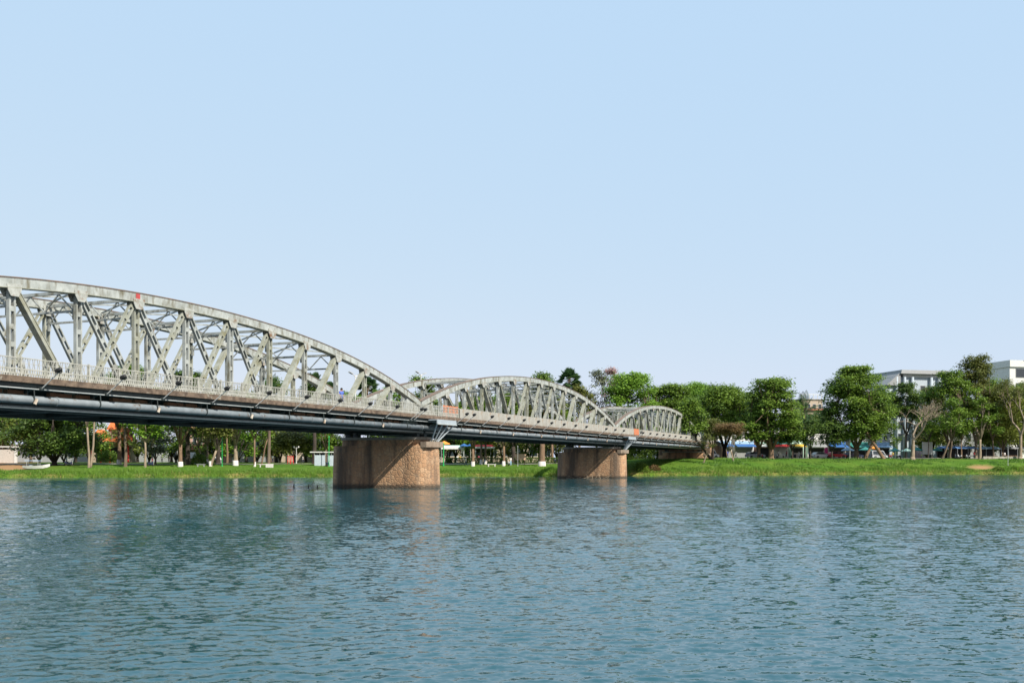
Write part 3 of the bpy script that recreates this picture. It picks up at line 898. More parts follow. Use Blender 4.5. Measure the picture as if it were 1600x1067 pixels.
def bare_tree(loc, label, H, r0, seed, spread=.6, fork=.3, bark=None, group=None, leafy=None, depth=5):
    r = random.Random(seed); t = thing('bare_tree', label, 'tree', loc, 0, group)
    wood = MB(); tips = []
    def grow(p, d, L, rad, k):
        q = p+d*L*.5+Vector((r.uniform(-.08,.08), r.uniform(-.08,.08), 0))*L
        e = p+d*L
        wood.tube([p, q, e], [rad, rad*.85, rad*.68], 6 if k < 3 else 4, False)
        if k >= depth: tips.append(e); return
        for s in range(2 if k < 1 else r.choice((2, 3))):
            nd = (d+Vector((r.uniform(-1,1), r.uniform(-1,1), r.uniform(-.35,.42)))*spread).normalized()
            grow(e, nd, L*r.uniform(.62, .85), rad*.62, k+1)
    wood.tube([(0,0,-.4), (0,0,0), (0,0,.6)], [r0*1.6, r0*1.4, r0*1.05], 9)
    grow(Vector((0,0,.5)), Vector((.03,0,1)), H*fork, r0, 0)
    wood.build('trunk', bark or BARK_P, t, True)
    if leafy:
        g = np.random.default_rng(seed); V = []; T = []
        for c in tips:
            n = 26
            P = np.array(c)+g.normal(size=(n,3))*.45
            nor = g.normal(size=(n,3))+np.array([0,0,.6]); nor /= np.linalg.norm(nor,axis=1)[:,None]
            ax = np.cross(nor, g.normal(size=(n,3))); ax /= np.linalg.norm(ax,axis=1)[:,None]; bx = np.cross(nor, ax)
            L = .38*g.uniform(.6,1.1,n)[:,None]
            V.append(np.stack([P-ax*L*.5, P-bx*L*.3, P+ax*L*.5, P+bx*L*.3],1).reshape(-1,3)); T.append(g.random(n))
        link('crown', fast_mesh('crown', np.concatenate(V), 4, LF[leafy], np.concatenate(T)), t)
    return t

def fan_palm(loc, label, H, Rl, seed, group=None):
    r = random.Random(seed); t = thing('fan_palm', label, 'palm', loc, 0, group)
    w = MB(); w.tube([(0,0,-.4), (0.1,0,H*.4), (0,.1,H*.75), (0,0,H)], [.30, .22, .2, .24], 8); w.build('trunk', BARK, t, True)
    V = []; T = []; st = MB()
    for k in range(34):
        a = r.uniform(0, 2*math.pi); el = r.uniform(-.75, 1.45)
        d = Vector((math.cos(a)*math.cos(el), math.sin(a)*math.cos(el), math.sin(el)))
        p0 = Vector((0,0,H)); p1 = p0+d*Rl*.5
        st.tube([p0, p1], [.045, .03], 4, False)
        sd = d.cross(Vector((0,0,1))); sd = sd.normalized() if sd.length > .05 else Vector((1,0,0))
        up = sd.cross(d).normalized(); tw = r.uniform(-.6, .6)
        sd = (sd*math.cos(tw)+up*math.sin(tw)).normalized(); nn = d.cross(sd)
        tt = r.random()*(0.6 if el < -.2 else 1)
        for q in range(15):
            f = -1.9+3.8*q/14
            dd = (d*math.cos(f)+sd*math.sin(f)).normalized(); ss = dd.cross(nn).normalized()
            L = Rl*.52*(1-.12*abs(f)); tip = p1+dd*L+Vector((0,0,-.12*L))
            m1 = p1+dd*L*.55
            V += [tuple(p1), tuple(m1+ss*.11*Rl*.55), tuple(tip), tuple(m1-ss*.11*Rl*.55)]; T.append(min(1, tt*.6+.4*r.random()))
    c = link('crown', fast_mesh('crown', np.array(V), 4, LF['palm'], T), t)
    st.build('leaf_stalks', BARK, c)
    return t

def coconut_palm(loc, label, H, Lf, seed, upright=.4, group=None, bark=None, r0=.2, nf=16):
    r = random.Random(seed); t = thing('palm_tree', label, 'palm', loc, 0, group)
    w = MB(); w.tube([(0,0,-.4), (0,0,.3), (.1,0,H*.5), (0,0,H)], [r0*1.5, r0*1.15, r0*.95, r0*.8], 10); w.build('trunk', bark or BARK, t, True)
    V = []; T = []; st = MB()
    for k in range(nf):
        a = 2*math.pi*k/nf*2.4+r.uniform(-.3,.3); el = r.uniform(-.15, 1.35) if r.random() > upright else r.uniform(1.0, 1.45)
        p = Vector((0,0,H)); d = Vector((math.cos(a)*math.cos(el), math.sin(a)*math.cos(el), math.sin(el)))
        pts = [p.copy()]; n = 12; L = Lf*r.uniform(.8, 1.1); sag = .10+.10*math.cos(el)
        for q in range(n):
            d = (d+Vector((0,0,-sag*.9*(q/n+.25)))).normalized(); p = p+d*L/n; pts.append(p.copy())
            sd = d.cross(Vector((0,0,1))); sd = sd.normalized() if sd.length > .05 else Vector((1,0,0))
            for s in (-1, 1):
                for hh in (0, .5):
                    b = pts[-2].lerp(p, hh); ln = Lf*.26*math.sin(math.pi*min(.97, (q+hh+1.5)/(n+1.8)))
                    tip = b+(sd*s*.8+d*.45+Vector((0,0,-.35))).normalized()*ln
                    V += [tuple(b), tuple(b.lerp(tip,.5)+d*.05*Lf*.3), tuple(tip), tuple(b.lerp(tip,.5)-d*.05*Lf*.3)]; T.append(r.random())
        st.tube(pts[::3], .03, 4, False)
    c = link('crown', fast_mesh('crown', np.array(V), 4, LF['palm'], T), t)
    st.build('frond_ribs', BARK, c)
    return t

# ---------------- the trees.  left park (seen under the deck)
def T(px, t, H, Rc, cb, r0, lf, label, **k):
    return tree(G(px, t), label, H, Rc, cb, r0, lf, **k)
PK = 'trees in the riverside park'
T(85, 24, 14, 8.8, 1.3, .55, 'dark', 'broad dense green tree with drooping crown by the slipway', bark=BARK_D, style='round', n_clump=130, cr=1.9, flatk=.5)
T(6, 56, 13, 5.5, 3, .3, 'yellow', 'yellowish green tree behind the white pillared yard wall')
T(48, 72, 17, 5.5, 4, .35, 'bright', 'light green tree rising behind the broad dark slipway tree', gap=.2)
tw = T(139, 15, 15, 3.4, 10, .2, 'mid', 'slender twin-stemmed tree with pale trunks on the lawn edge', bark=BARK_P, lean=(-.3, 0), fork=.62)
m = MB(); m.tube([(.25,0,-.3), (.35,.1,.5), (.75,.1,4), (.85,.2,8), (1.1,.2,11.5)], [.24,.2,.17,.15,.11], 8); m.build('second_stem', BARK_P, tw, True)
T(186, 27, 17, 5, 8, .36, 'dark', 'dark leaved tree with whitewashed foot before the orange roofs', bark=BARK_T, white=True, fork=.7)
T(196, 17, 18, 4, 11, .27, 'mid', 'straight grey trunked tree beside the orange roofed temple', bark=BARK, fork=.66)
T(227, 16, 13, 4.3, 5.5, .2, 'bright', 'bright green tree with thin cream trunk on open lawn', bark=BARK_P, fork=.7)
T(243, 31, 6.6, 3.0, 1.9, .2, 'grey', 'low grey green bushy tree beside the white roofed pavilion', n_clump=30, style='round')
T(282, 19, 15, 6, 7, .38, 'dark', 'forked brown trunk tree with white painted foot by pink house', bark=BARK_T, white=True)
T(293, 23, 18, 5.2, 8, .45, 'dark', 'thick black trunked tree just before the pink house', bark=BARK_D, fork=.7)
T(318, 31, 11, 3.4, 5.5, .17, 'olive', 'thin pale tree leaning away from its whitewashed neighbour', bark=BARK_P, white=True, lean=(-1.0, 0))
T(324, 31, 12, 3.4, 6, .18, 'mid', 'thin upright pale tree with whitewashed foot beside clipped bush', bark=BARK_P, white=True)
T(329, 19, 11, 3.4, 5, .25, 'olive', 'crooked pale trunk with white foot leaning over the lawn', bark=BARK_P, white=True, lean=(1.1, 0))
T(341, 35, 15, 4.8, 6, .42, 'dark', 'dark tree behind the green post on the lawn', bark=BARK_D)
T(355, 42, 15, 4, 8.5, .22, 'olive', 'slim reddish trunk with olive crown behind the pink wall', bark=BARK_T, fork=.7)
T(368, 21, 15, 4.6, 6.5, .42, 'mid', 'stout pale trunk with broad whitewashed foot on the lawn', bark=BARK_P, white=True)
T(398, 19, 14, 3.8, 6.5, .18, 'bright', 'slim tan trunk with narrow whitewashed foot near stone bench', bark=BARK_T, white=True, fork=.7)
T(408, 27, 13, 3.6, 7, .15, 'bright', 'slanting thin tan trunk behind the stone bench', bark=BARK_T, lean=(1.4, 0), fork=.7)
T(460, 44, 6.8, 5.4, 2.0, .3, 'olive', 'low round olive tree behind the red posts', style='round', n_clump=60)
T(491, 33, 17, 4.2, 8.5, .42, 'dark', 'dark trunk rising behind the pale blue kiosk roof', bark=BARK_D, fork=.7)
T(509, 40, 12, 4.5, 5, .2, 'mid', 'thin branched tree between blue kiosk and first river pier', gap=.4)
for i, (px, t, H, Rc, lf, lab) in enumerate((
    (118, 60, 12, 6.5, 'dark', 'deep green tree behind the twin-stemmed tree'),
    (215, 66, 14, 6.0, 'dark', 'dark tree at the right gable of the orange roofed temple'),
    (268, 74, 14, 6.0, 'dark', 'dark tree behind the white roofed pavilion'),
    (330, 66, 13, 5.5, 'mid', 'mid green tree hiding the side of the pink house'),
    (385, 66, 14, 6.0, 'dark', 'dark tree behind the stout whitewashed trunk'),
    (432, 62, 13, 5.5, 'dark', 'dark tree behind the royal palm'),
    (478, 66, 7.5, 4.5, 'mid', 'green tree below the yellow fascia house'),
    (530, 58, 14, 6.0, 'dark', 'dark tree hidden partly by the first river pier'),
    (600, 60, 15, 6.5, 'mid', 'green tree straight behind the first river pier'),
    (712, 66, 14, 6.0, 'dark', 'dark tree behind the mint cafe canopy'),
    (768, 62, 14, 6.0, 'dark', 'dark tree behind the red cafe canopy'),
    (818, 66, 15, 6.0, 'olive', 'olive tree behind the tan notice board'),
    (870, 58, 15, 5.5, 'olive', 'olive tree below the tall fan palm by the second pier'),
    (1000, 70, 13, 6.5, 'dark', 'dark low tree under the far end of the bridge'),
    (1235, 60, 12, 5.5, 'dark', 'dark tree behind the yellow awning shop'),
    (1285, 62, 13, 5.5, 'dark', 'dark tree behind the grey fronted shop'),
    (965, 92, 13, 5.0, 'dark', 'dark tree left of the tall hedge under the last arch'))):
    T(px, t, H, Rc, 2.4, .35, lf, lab, bark=BARK_D, n_clump=44, group='background trees')
for i, (px, t, lab) in enumerate(((22, 62, 'behind the yard wall'), (62, 60, 'behind the slipway boat'), (100, 48, 'behind the slipway motorbike'), (140, 46, 'behind the twin stems'),
    (233, 52, 'behind the cream trunk'), (275, 46, 'left of the pink house'), (345, 56, 'above the pink garden wall'), (372, 46, 'behind the stout pale trunk'), (402, 50, 'behind the slanting tan trunk'),
    (438, 56, 'behind the white tent and palm'), (500, 54, 'above the kiosk roof'), (700, 58, 'over the orange parasol'), (730, 56, 'behind the blue parasols'), (748, 62, 'over the red canopy'),
    (785, 56, 'behind the reddish trunk'), (830, 52, 'right of the notice board'), (856, 50, 'behind the massive trunk'), (1015, 84, 'under the last arch'), (1045, 92, 'beside the abutment wall'), (1072, 98, 'behind the abutment pier'), (985, 90, 'right of the second pier'),
    (1270, 66, 'behind the coconut palm'), (1300, 68, 'behind the blue sign shop'), (1448, 64, 'behind the white board'), (1500, 64, 'behind the blue awnings'), (1545, 66, 'behind the pale blue stall'), (1590, 66, 'behind the grey stall'))):
    T(px, t, 9.5+3*((i*37) % 10)/10, 4.6, .9, .25, ('mid', 'olive', 'bright', 'mid', 'yellow')[i % 5], 'low bushy tree '+lab, bark=BARK_D, n_clump=40, group='low bushy background trees')
# trees whose tops rise above the bridge
T(205, 78, 24.5, 6.5, 12, .4, 'mid', 'tall tree whose top shows through the near arch above temple')
T(425, 74, 20.5, 5, 10, .4, 'mid', 'tall tree whose top shows through the arch behind royal palm')
T(548, 68, 17, 5, 7, .4, 'bright', 'bright green tree between the fan palms beyond the bridge')
T(612, 66, 18.5, 5.5, 8, .4, 'bright', 'bright tree behind the lower end of the first arch')
T(660, 66, 21, 5.5, 9, .4, 'mid', 'tall green tree behind the taller bridge lamp post')
T(843, 60, 21.5, 5.5, 9, .4, 'mid', 'tall tree topping the middle arch left of the fan palm')
T(905, 52, 18, 5, 7, .35, 'olive', 'olive tree with yellowing leaves below the lone fan palm')
T(932, 54, 22.5, 4, 10, .3, 'grey', 'thin sparse grey leaved tree beside the dense bright tree', gap=.55)
T(955, 74, 24, 4.2, 14, .3, 'pink', 'pinkish flowering tree top behind the dense bright tree', gap=.35)
fan_palm(G(490, 74), 'fan palm seen through the last panels of the near arch', 19.0, 3.4, 3, 'fan palms')
fan_palm(G(514, 84), 'smaller fan palm behind the falling end of near arch', 18.0, 2.8, 4, 'fan palms')
fan_palm(G(574, 72), 'fan palm left of the arch foot at first river pier', 18.0, 3.4, 5, 'fan palms')
fan_palm(G(889, 54), 'tall lone fan palm rising above the middle arch', 19.3, 3.5, 6, 'fan palms')
coconut_palm(G(420, 17), 'royal palm with smooth grey trunk standing in white block', 13.5, 4.0, 8, .2, r0=.27, bark=BARK)
bare_tree(G(735, 66), 'leafless twiggy tree top above the middle arch', 22.5, .35, 21, .55, .22, BARK, depth=6)
# middle lawn trunks
T(739, 19, 14, 4.5, 6, .30, 'mid', 'tan forked trunk with broad whitewashed foot behind lawn', bark=BARK_T, white=True)
T(752, 26, 15, 4.5, 7, .26, 'dark', 'brown trunk with white foot left of the stone lawn bench', bark=BARK, white=True)
T(758.5, 27, 14, 4, 7, .24, 'dark', 'brown trunk with white foot touching the stone lawn bench', bark=BARK, white=True)
T(787, 19, 15, 4.6, 6.5, .28, 'mid', 'reddish trunk with white foot beside parked white motorbike', bark=BARK_T, white=True)
T(802, 42, 15, 5, 6, .5, 'dark', 'thick dark trunk behind the tan notice board', bark=BARK_D)
T(847, 20, 17, 5.2, 7, .62, 'olive', 'massive tan trunk with whitewashed foot before the hedge', bark=BARK_T, white=True, fork=.75)
T(863, 40, 15, 4, 7, .3, 'mid', 'slim tan trunk beyond the hedge near second pier', bark=BARK_T)
# right bank
T(985, 50, 21, 8.3, 4, .5, 'bright', 'big dense bright green tree behind the last arch', n_clump=140, cr=2.3, style='round')
T(1036, 62, 19, 7.2, 4, .5, 'mid', 'dense mid green tree over the crown of the last arch', n_clump=120, cr=2.2)
T(1088, 74, 20.5, 7.6, 4, .5, 'bright', 'light green rounded tree behind the bridge abutment', n_clump=130, cr=2.2)
T(1132, 38, 17, 7.8, 4, .5, 'mid', 'spreading green tree overhanging the bridge abutment', n_clump=120, cr=2.1, bark=BARK_D)
T(1168, 59, 14.5, 5.5, 4, .4, 'dark', 'dark tree squeezed between two larger bank trees', n_clump=50, bark=BARK_D)
T(1111, 20, 12.5, 3.7, 5.2, .26, 'mid', 'green tree leaning over the far end of the last arch', bark=BARK_D, lean=(-4.2, -4.8), n_clump=46, cr=1.5, fork=.7)
yt = T(1099, 10, 6.0, 1.6, 2.6, .14, 'olive', 'young leaning tree with pale trunk on the open bank', bark=BARK_P, lean=(.7, 0), n_clump=14, cr=.7, leaf=.32, gap=.2)
T(1114, 22, 8.6, 3.3, 5.0, .24, 'olive', 'olive flat topped small tree near the abutment', bark=BARK_D, style='umbrella', n_clump=34, cr=1.2, flatk=.5, leaf=.36)
T(1146, 14.5, 8.0, 4.0, 5.0, .17, 'brown', 'rusty leaved umbrella shaped tree with slim pale trunk', bark=BARK_P, style='umbrella', n_clump=40, cr=1.2, flatk=.45, leaf=.34, lean=(-.6, 0))
T(1205, 24, 18.8, 8.2, 3.6, .62, 'mid', 'large tiered tree with layered branches before the red awning', bark=BARK_T, style='layer', n_clump=175, cr=2.0, flatk=.38)
m = T(1186, 26, 12, 4.5, 3.5, .4, 'dark', 'dark tree leaning on the large tiered tree', bark=BARK_T, n_clump=40)
for px, t, H, lab in ((1238, 22.5, 8.5, 'small dark tree before the yellow awning'), (1266, 22.8, 9, 'small dark tree at the foot of the coconut palm'), (1300, 22.6, 8.5, 'small dark tree before the red car')):
    T(px, t, H, 3.6, 3.0, .2, 'dark', lab, bark=BARK_D, n_clump=34, cr=1.3, group='small pavement trees')
coconut_palm(G(1257, 42), 'coconut palm with upright fronds between two large trees', 11.2, 5.2, 12, .45)
T(1338, 25, 21, 9.0, 3.8, .55, 'mid', 'largest dark rounded tree on the bank with crossing trunks', bark=BARK, n_clump=185, cr=2.1, flatk=.42, style='round', lean=(0, 0))
T(1381, 19, 15, 4.6, 6.5, .36, 'mid', 'tree with slanting pale trunk leaning towards the largest tree', bark=BARK_T, lean=(-3.6, 1.0), fork=.8, n_clump=34)
T(1352, 23, 13, 4.5, 5, .34, 'dark', 'tree with tan trunk slanting the opposite way beneath largest tree', bark=BARK_T, lean=(2.2, .5), fork=.7)
bare_tree(G(1426, 18), 'leafless pale tree forking wide before the pale blue building', 19, .46, 5, .85, .2, BARK_P, leafy=None, depth=7)
T(1416, 44, 19.5, 5.0, 10, .3, 'dark', 'dark leafy tree top beside the pale blue building roof', n_clump=60)
T(1484, 30, 21, 7.0, 4.6, .35, 'mid', 'tall green tree between the two tall buildings', n_clump=105, cr=2.0, flatk=.40)
T(1525, 32, 25.2, 6.4, 6, .38, 'olive', 'tallest olive tree with feathery top before the white building', style='round', n_clump=130, cr=1.8, flatk=.5, bark=BARK_P)
T(1566, 32, 18, 7.2, 3, .32, 'yellow', 'yellow green tree before the white building', n_clump=90)
T(1612, 33, 19, 6.2, 5, .4, 'mid', 'green tree half cut by the edge before white building', n_clump=60)
T(1660, 32, 18, 6.5, 5, .4, 'mid', 'green bank tree beyond the white building', n_clump=60)
T(1725, 36, 17, 6.5, 4, .4, 'dark', 'dark bank tree well beyond the white building', n_clump=60)
T(-40, 34, 13, 6.5, 3, .4, 'dark', 'dark park tree beyond the white pillared yard wall', n_clump=60)
T(-95, 30, 15, 7, 3, .4, 'mid', 'green park tree far along the slipway side', n_clump=60)
for px, t, yt, Rc, lf, lab in ((1060, 60, 600, 7, 'mid', 'rounded green tree filling the gap behind the abutment'), (1108, 60, 606, 7, 'bright', 'light green tree between the abutment and the tiered tree'), (1158, 60, 612, 6.5, 'mid', 'green tree rising behind the rusty umbrella tree'),
    (1266, 62, 646, 5, 'dark', 'dark tree closing the gap beside the coconut palm'), (1378, 62, 598, 6, 'mid', 'green tree between largest tree and pale blue building'), (1455, 58, 606, 6.5, 'olive', 'olive tree behind the white board and bare tree'),
    (1545, 58, 590, 6.5, 'mid', 'green tree filling the gap before the white building'), (1592, 58, 600, 6.5, 'yellow', 'yellowish tree behind the tall forked tree')):
    p_ = G(px, t); T(px, t, ztop(yt, p_.y)-p_.z, Rc, 3.2, .4, lf, lab, bark=BARK_D, n_clump=80, cr=2.0, flatk=.45, group='bank canopy trees')
bare_tree(G(1594, 22), 'tall pale forked tree with thin leaves beside low wall', 19.5, .42, 9, .5, .26, BARK_P, leafy='olive', depth=6)
for px, t, H, lx, lab, bk, r0 in ((1450, 27, 11, .2, 'thin dark stem in front of the white board', BARK_D, .13), (1472, 21, 14, 2.0, 'grey curved trunk right of the white board', BARK, .2),
    (1484, 26, 13, .6, 'thin mossy trunk left of the blue market awning', BARK, .17), (1502, 26, 12, .1, 'thin forked trunk in front of the blue market awning', BARK_T, .16),
    (1531, 24, 15, .1, 'stout pale trunk between the two blue market awnings', BARK_P, .32), (1553, 27, 13, -.3, 'grey trunk right of the second blue market awning', BARK, .2)):
    T(px, t, H, 3.4, 5.5, r0, 'mid', lab, bark=bk, lean=(lx, 0), fork=.7, n_clump=26, group='slim trunks on the right bank')

# ------------------------------------------------------------------ grass, hedge, bush
def grass(name, n, xr, tr, hr, wd, mat, seed, clump=True, keep=None):
    g = np.random.default_rng(seed)
    x = g.uniform(*xr, n); t = tr[0]+(tr[1]-tr[0])*g.random(n)**1.3
    ok = np.ones(n, bool)
    px = 800+F*x/(np.interp(x, BX, BY)+t)
    if keep is not None: ok &= keep(px, t, g.random(n))
    vv = (x+12.58)*DV.x+(np.interp(x, BX, BY)+t-99.14)*DV.y
    ok &= ~((np.abs(vv+1.5) < 4) & (t > .8) & (g.random(n) < .5))
    x = x[ok]; t = t[ok]; n = len(x)
    y = np.interp(x, BX, BY)+t+.7*np.sin(x*.23)*np.where(t < 5, 1, .3)+.35*np.sin(x*.71+2)
    z = np.array([gz(a, float(np.interp(a, BX, BY))+b) for a, b in zip(x, t)])-.05
    cl = .55+.45*np.sin(x*1.9+t*2.3)*np.sin(x*.63+1.2)+.25*np.sin(x*.17)
    h = g.uniform(*hr, n)*(np.clip(cl, .35, 1.3) if clump else 1)
    a = g.uniform(0, math.pi, n); lx = g.normal(size=n)*.25*h; ly = g.normal(size=n)*.25*h
    w = wd*g.uniform(.6, 1.3, n)
    A = np.stack([x-np.cos(a)*w, y-np.sin(a)*w, z], 1); B = np.stack([x+np.cos(a)*w, y+np.sin(a)*w, z], 1)
    C = np.stack([x+lx, y+ly, z+h], 1)
    o = link(name, fast_mesh(name, np.stack([A, B, C], 1).reshape(-1, 3), 3, mat, np.clip(.5*cl+.5*g.random(n), 0, 1)))
    o['kind'] = 'stuff'; o['label'] = {'reeds': 'tall bright grass along the water edge', 'lawn_grass': 'short green grass of the bank lawn', 'bank_weeds': 'darker weeds growing in patches on the right bank', 'dry_grass': 'dry yellowish grass tufts at the water line'}[name]
    o['category'] = 'grass'
    return o
patch = lambda px, t: ((px-1532)/22.0)**2+((t-5.5)/3.0)**2 < 1
grass('reeds', 75000, (-120, 150), (.1, 5.0), (.45, 1.05), .05, GRASS, 1, True, lambda px, t, q: ~patch(px, t) & ((px < 985) | (q < .55)) & ~((px > 520) & (px < 540)))
grass('lawn_grass', 90000, (-120, 150), (3.0, 30), (.10, .26), .05, GRASS, 2, True, lambda px, t, q: ~patch(px, t) & ~((px < 46) & (t > 7)))
WEED = leafmat('weed_blade', (0.022, 0.07, 0.010), (0.08, 0.17, 0.025), .3)
grass('bank_weeds', 42000, (20, 150), (1.0, 22), (.15, .7), .07, WEED, 8, True, lambda px, t, q: ~patch(px, t) & (np.sin(px*.11+t*.6)+np.sin(px*.043-t*.35+1)+.8*np.sin(t*1.1+px*.02) > .35))
grass('dry_grass', 9000, (-120, 150), (.0, 2.0), (.3, .8), .05, GRASS_DRY, 3, True, lambda px, t, q: (np.sin(px*.05)+np.sin(px*.021+1) > .4) | (px > 1000))

def leaf_box(name, label, cat, loc, L, Wd, H, mat, seed, n, rz=0, group=None, leaf=.3, ball=False):
    g = np.random.default_rng(seed)
    P = g.uniform(-1, 1, (n, 3)); k = np.abs(P).max(1)
    if ball: P = g.normal(size=(n, 3)); P /= np.linalg.norm(P, axis=1)[:, None]; P[:, 2] = np.abs(P[:, 2])*2-1; P *= (g.uniform(.6, 1.1, n)*(1+.22*np.sin(P[:, 0]*5+seed)*np.cos(P[:, 1]*6)))[:, None]
    else: P = P/k[:, None]*g.uniform(.82, 1.04, n)[:, None]
    P = P*np.array([L/2, Wd/2, H/2])+np.array([0, 0, H/2])
    nor = g.normal(size=(n, 3))+np.array([0, 0, .5]); nor /= np.linalg.norm(nor, axis=1)[:, None]
    ax = np.cross(nor, g.normal(size=(n, 3))); ax /= np.linalg.norm(ax, axis=1)[:, None]; bx = np.cross(nor, ax)
    Lf = leaf*g.uniform(.6, 1.1, n)[:, None]
    V = np.stack([P-ax*Lf*.5, P-bx*Lf*.3, P+ax*Lf*.5, P+bx*Lf*.3], 1).reshape(-1, 3)
    t = thing(name, label, cat, loc, rz, group)
    link('foliage', fast_mesh('foliage', V, 4, mat, g.random(n)), t)
    m = MB()
    for i in range(max(1, int(L/1.5))): m.tube([(-L/2+.6+i*1.5, 0, -.2), (-L/2+.6+i*1.5, 0, H*.7)], .06, 5)
    m.build('stems', BARK_D, t)
    return t
def rz_bank(px, t):
    a = G(px-8, t); b = G(px+8, t); return math.atan2(b.y-a.y, b.x-a.x)
for px0, px1, t, lab in ((698, 790, 36, 'clipped dark hedge behind the lawn left of the massive trunk'), (806, 872, 36, 'clipped dark hedge behind the lawn beside the second pier')):
    a, b = G(px0, t), G(px1, t); c = (a+b)/2; L = (b-a).length
    leaf_box('hedge', lab, 'hedge', (c.x, c.y, min(a.z, b.z)-.1), L, 1.6, 1.35, LF['dark'], 5, int(L*420), math.atan2(b.y-a.y, b.x-a.x), 'park hedges')
a, b = G(978, 50), G(1034, 50); c = (a+b)/2
leaf_box('hedge', 'tall dark hedge under the last arch beyond the bank', 'hedge', (c.x, c.y, min(a.z, b.z)-.2), (b-a).length, 2.5, 4.2, LF['dark'], 15, 15000, math.atan2(b.y-a.y, b.x-a.x), 'park hedges', .45)
for px, t, L, H, lf, lab in ((311, 27, 3.4, 2.2, 'mid', 'round clipped bush below the pink house roof'), (168, 40, 4.2, 2.6, 'mid', 'wide low bush in front of the temple'),
    (328, 36, 2.6, 1.8, 'mid', 'small clipped bush behind the crooked trunk'), (1002, 1.5, 3.0, 1.9, 'mid', 'leafy shrub on the muddy bank beside second pier'),
    (1022, 3, 2.4, 1.2, 'brown', 'reddish brown shrub on the bank under the bridge'), (1560, 1.6, 2.6, 1.2, 'mid', 'dark rounded shrub beside the bare earth patch'),
    (1586, 2.5, 2.0, 1.0, 'bright', 'small bright shrub at the foot of the sign post')):
    leaf_box('bush', lab, 'bush', G(px, t)-Vector((0, 0, .15)), L, L*.8, H, LF[lf], int(px), int(L*L*190), 0, 'bushes on the bank', .26, True)

# ------------------------------------------------------------------ buildings and park structures
def at_facing(px, t):
    p = G(px, t); return p, rz_bank(px, t)
def windows(parent, xs_, zs_, w, h, y, frame=None, pane=None):
    fm = MB()
    fm.box(-w/2-.08, w/2+.08, -.05, .03, -h/2-.08, h/2+.08)
    fme = fm.mesh('window', frame or WHITE); pme = MB().box(-w/2, w/2, -.065, -.052, -h/2, h/2).mesh('pane', pane or GLASS)
    for z in zs_:
        for x in xs_:
            o = link('window', fme, parent); o.location = (x, y, z)
            link('pane', pme, o)
def block(px, t, w, d, h, wall, name, label, cat='building', rows=2, cols=4, ww=1.1, wh=1.3, roof=None, frame=None, group=None, z0=1.0):
    p, rz = at_facing(px, t)
    b = thing(name, label, cat, (p.x, p.y, p.z-.2), rz, group)
    MB().box(-w/2, w/2, 0, d, 0, h).build('wall', wall, b)
    if rows and cols:
        windows(b, [-w/2+w*(i+.5)/cols for i in range(cols)], [z0+(h-z0-.3)*(j+.5)/rows for j in range(rows)], ww, wh, -.04, frame)
    MB().box(-w/2-.25, w/2+.25, -.35, d+.25, h+.002, h+.25).build('roof', roof or CONC, b)
    return b

# white walled yard at the left
p, rz = at_facing(2, 46)
b = thing('yard_wall', 'white walled yard with square pillars behind the slipway', 'wall', (p.x-5, p.y-1, p.z-.2), rz)
MB().box(-9, 8.2, 0, .25, 0, 2.9).build('wall', flat('cream_plaster', (.50,.46,.42)), b)
for x in (-8.6, -4.4, -.2, 4.0, 8.0): MB().box(x-.25, x+.25, -.13, .38, 0, 3.35).build('pillar', WHITE, b)
MB().box(-9.2, 8.5, -.3, .5, 3.36, 3.6).build('coping', WHITE, b)
# temple with orange roofs
p, rz = at_facing(174, 68)
b = thing('temple', 'small temple with orange tiled hip roofs behind park trees', 'temple', (p.x, p.y, p.z-.1), rz)
MB().box(-4.2, 4.2, 0, 5, 0, 4.9).build('wall', BEIGE, b)
MB().box(-3.4, 3.4, -.05, .0, .2, 3.6).build('doorway', DARK, b)
for x in (-4, -2, 0, 2, 4):
    m = MB(); m.tube([(x, -1.2, 0), (x, -1.2, 4.6)], .17, 8); m.build('column', REDP, b)
def hip(parent, x0, x1, y0, y1, z0, z1, inset, mat, nm='roof'):
    m = MB(); m.loft([[(x0,y0,z0),(x1,y0,z0),(x1,y1,z0),(x0,y1,z0)], [(x0+inset*.55,y0+inset*.4,(z0+z1)/2-.25),(x1-inset*.55,y0+inset*.4,(z0+z1)/2-.25),(x1-inset*.55,y1-inset*.4,(z0+z1)/2-.25),(x0+inset*.55,y1-inset*.4,(z0+z1)/2-.25)],
                       [(x0+inset,(y0+y1)/2-.15,z1),(x1-inset,(y0+y1)/2-.15,z1),(x1-inset,(y0+y1)/2+.15,z1),(x0+inset,(y0+y1)/2+.15,z1)]])
    r_ = m.build(nm, mat, parent)
    return r_
r1 = hip(b, -4.9, -.2, -1.9, 4, 4.905, 7.6, 1.6, TILE_O); hip(b, .3, 5.0, -1.4, 4.5, 4.905, 8.2, 1.5, TILE_O)
MB().box(-3.4, -1.7, .9, 1.2, 7.6, 7.95).build('ridge', WHITE, r1)
m = MB(); m.box(-5.0, 5.1, -2.0, -1.91, 4.72, 4.9); m.build('eaves', TILE_R, b)
hip(b, -1.6, 2.2, 1.5, 5.5, 7.7, 10.6, 1.2, TILE_O)
MB().box(-1.2, 1.8, 2, 5, 4.9, 7.7).build('upper_wall', BEIGE, b)
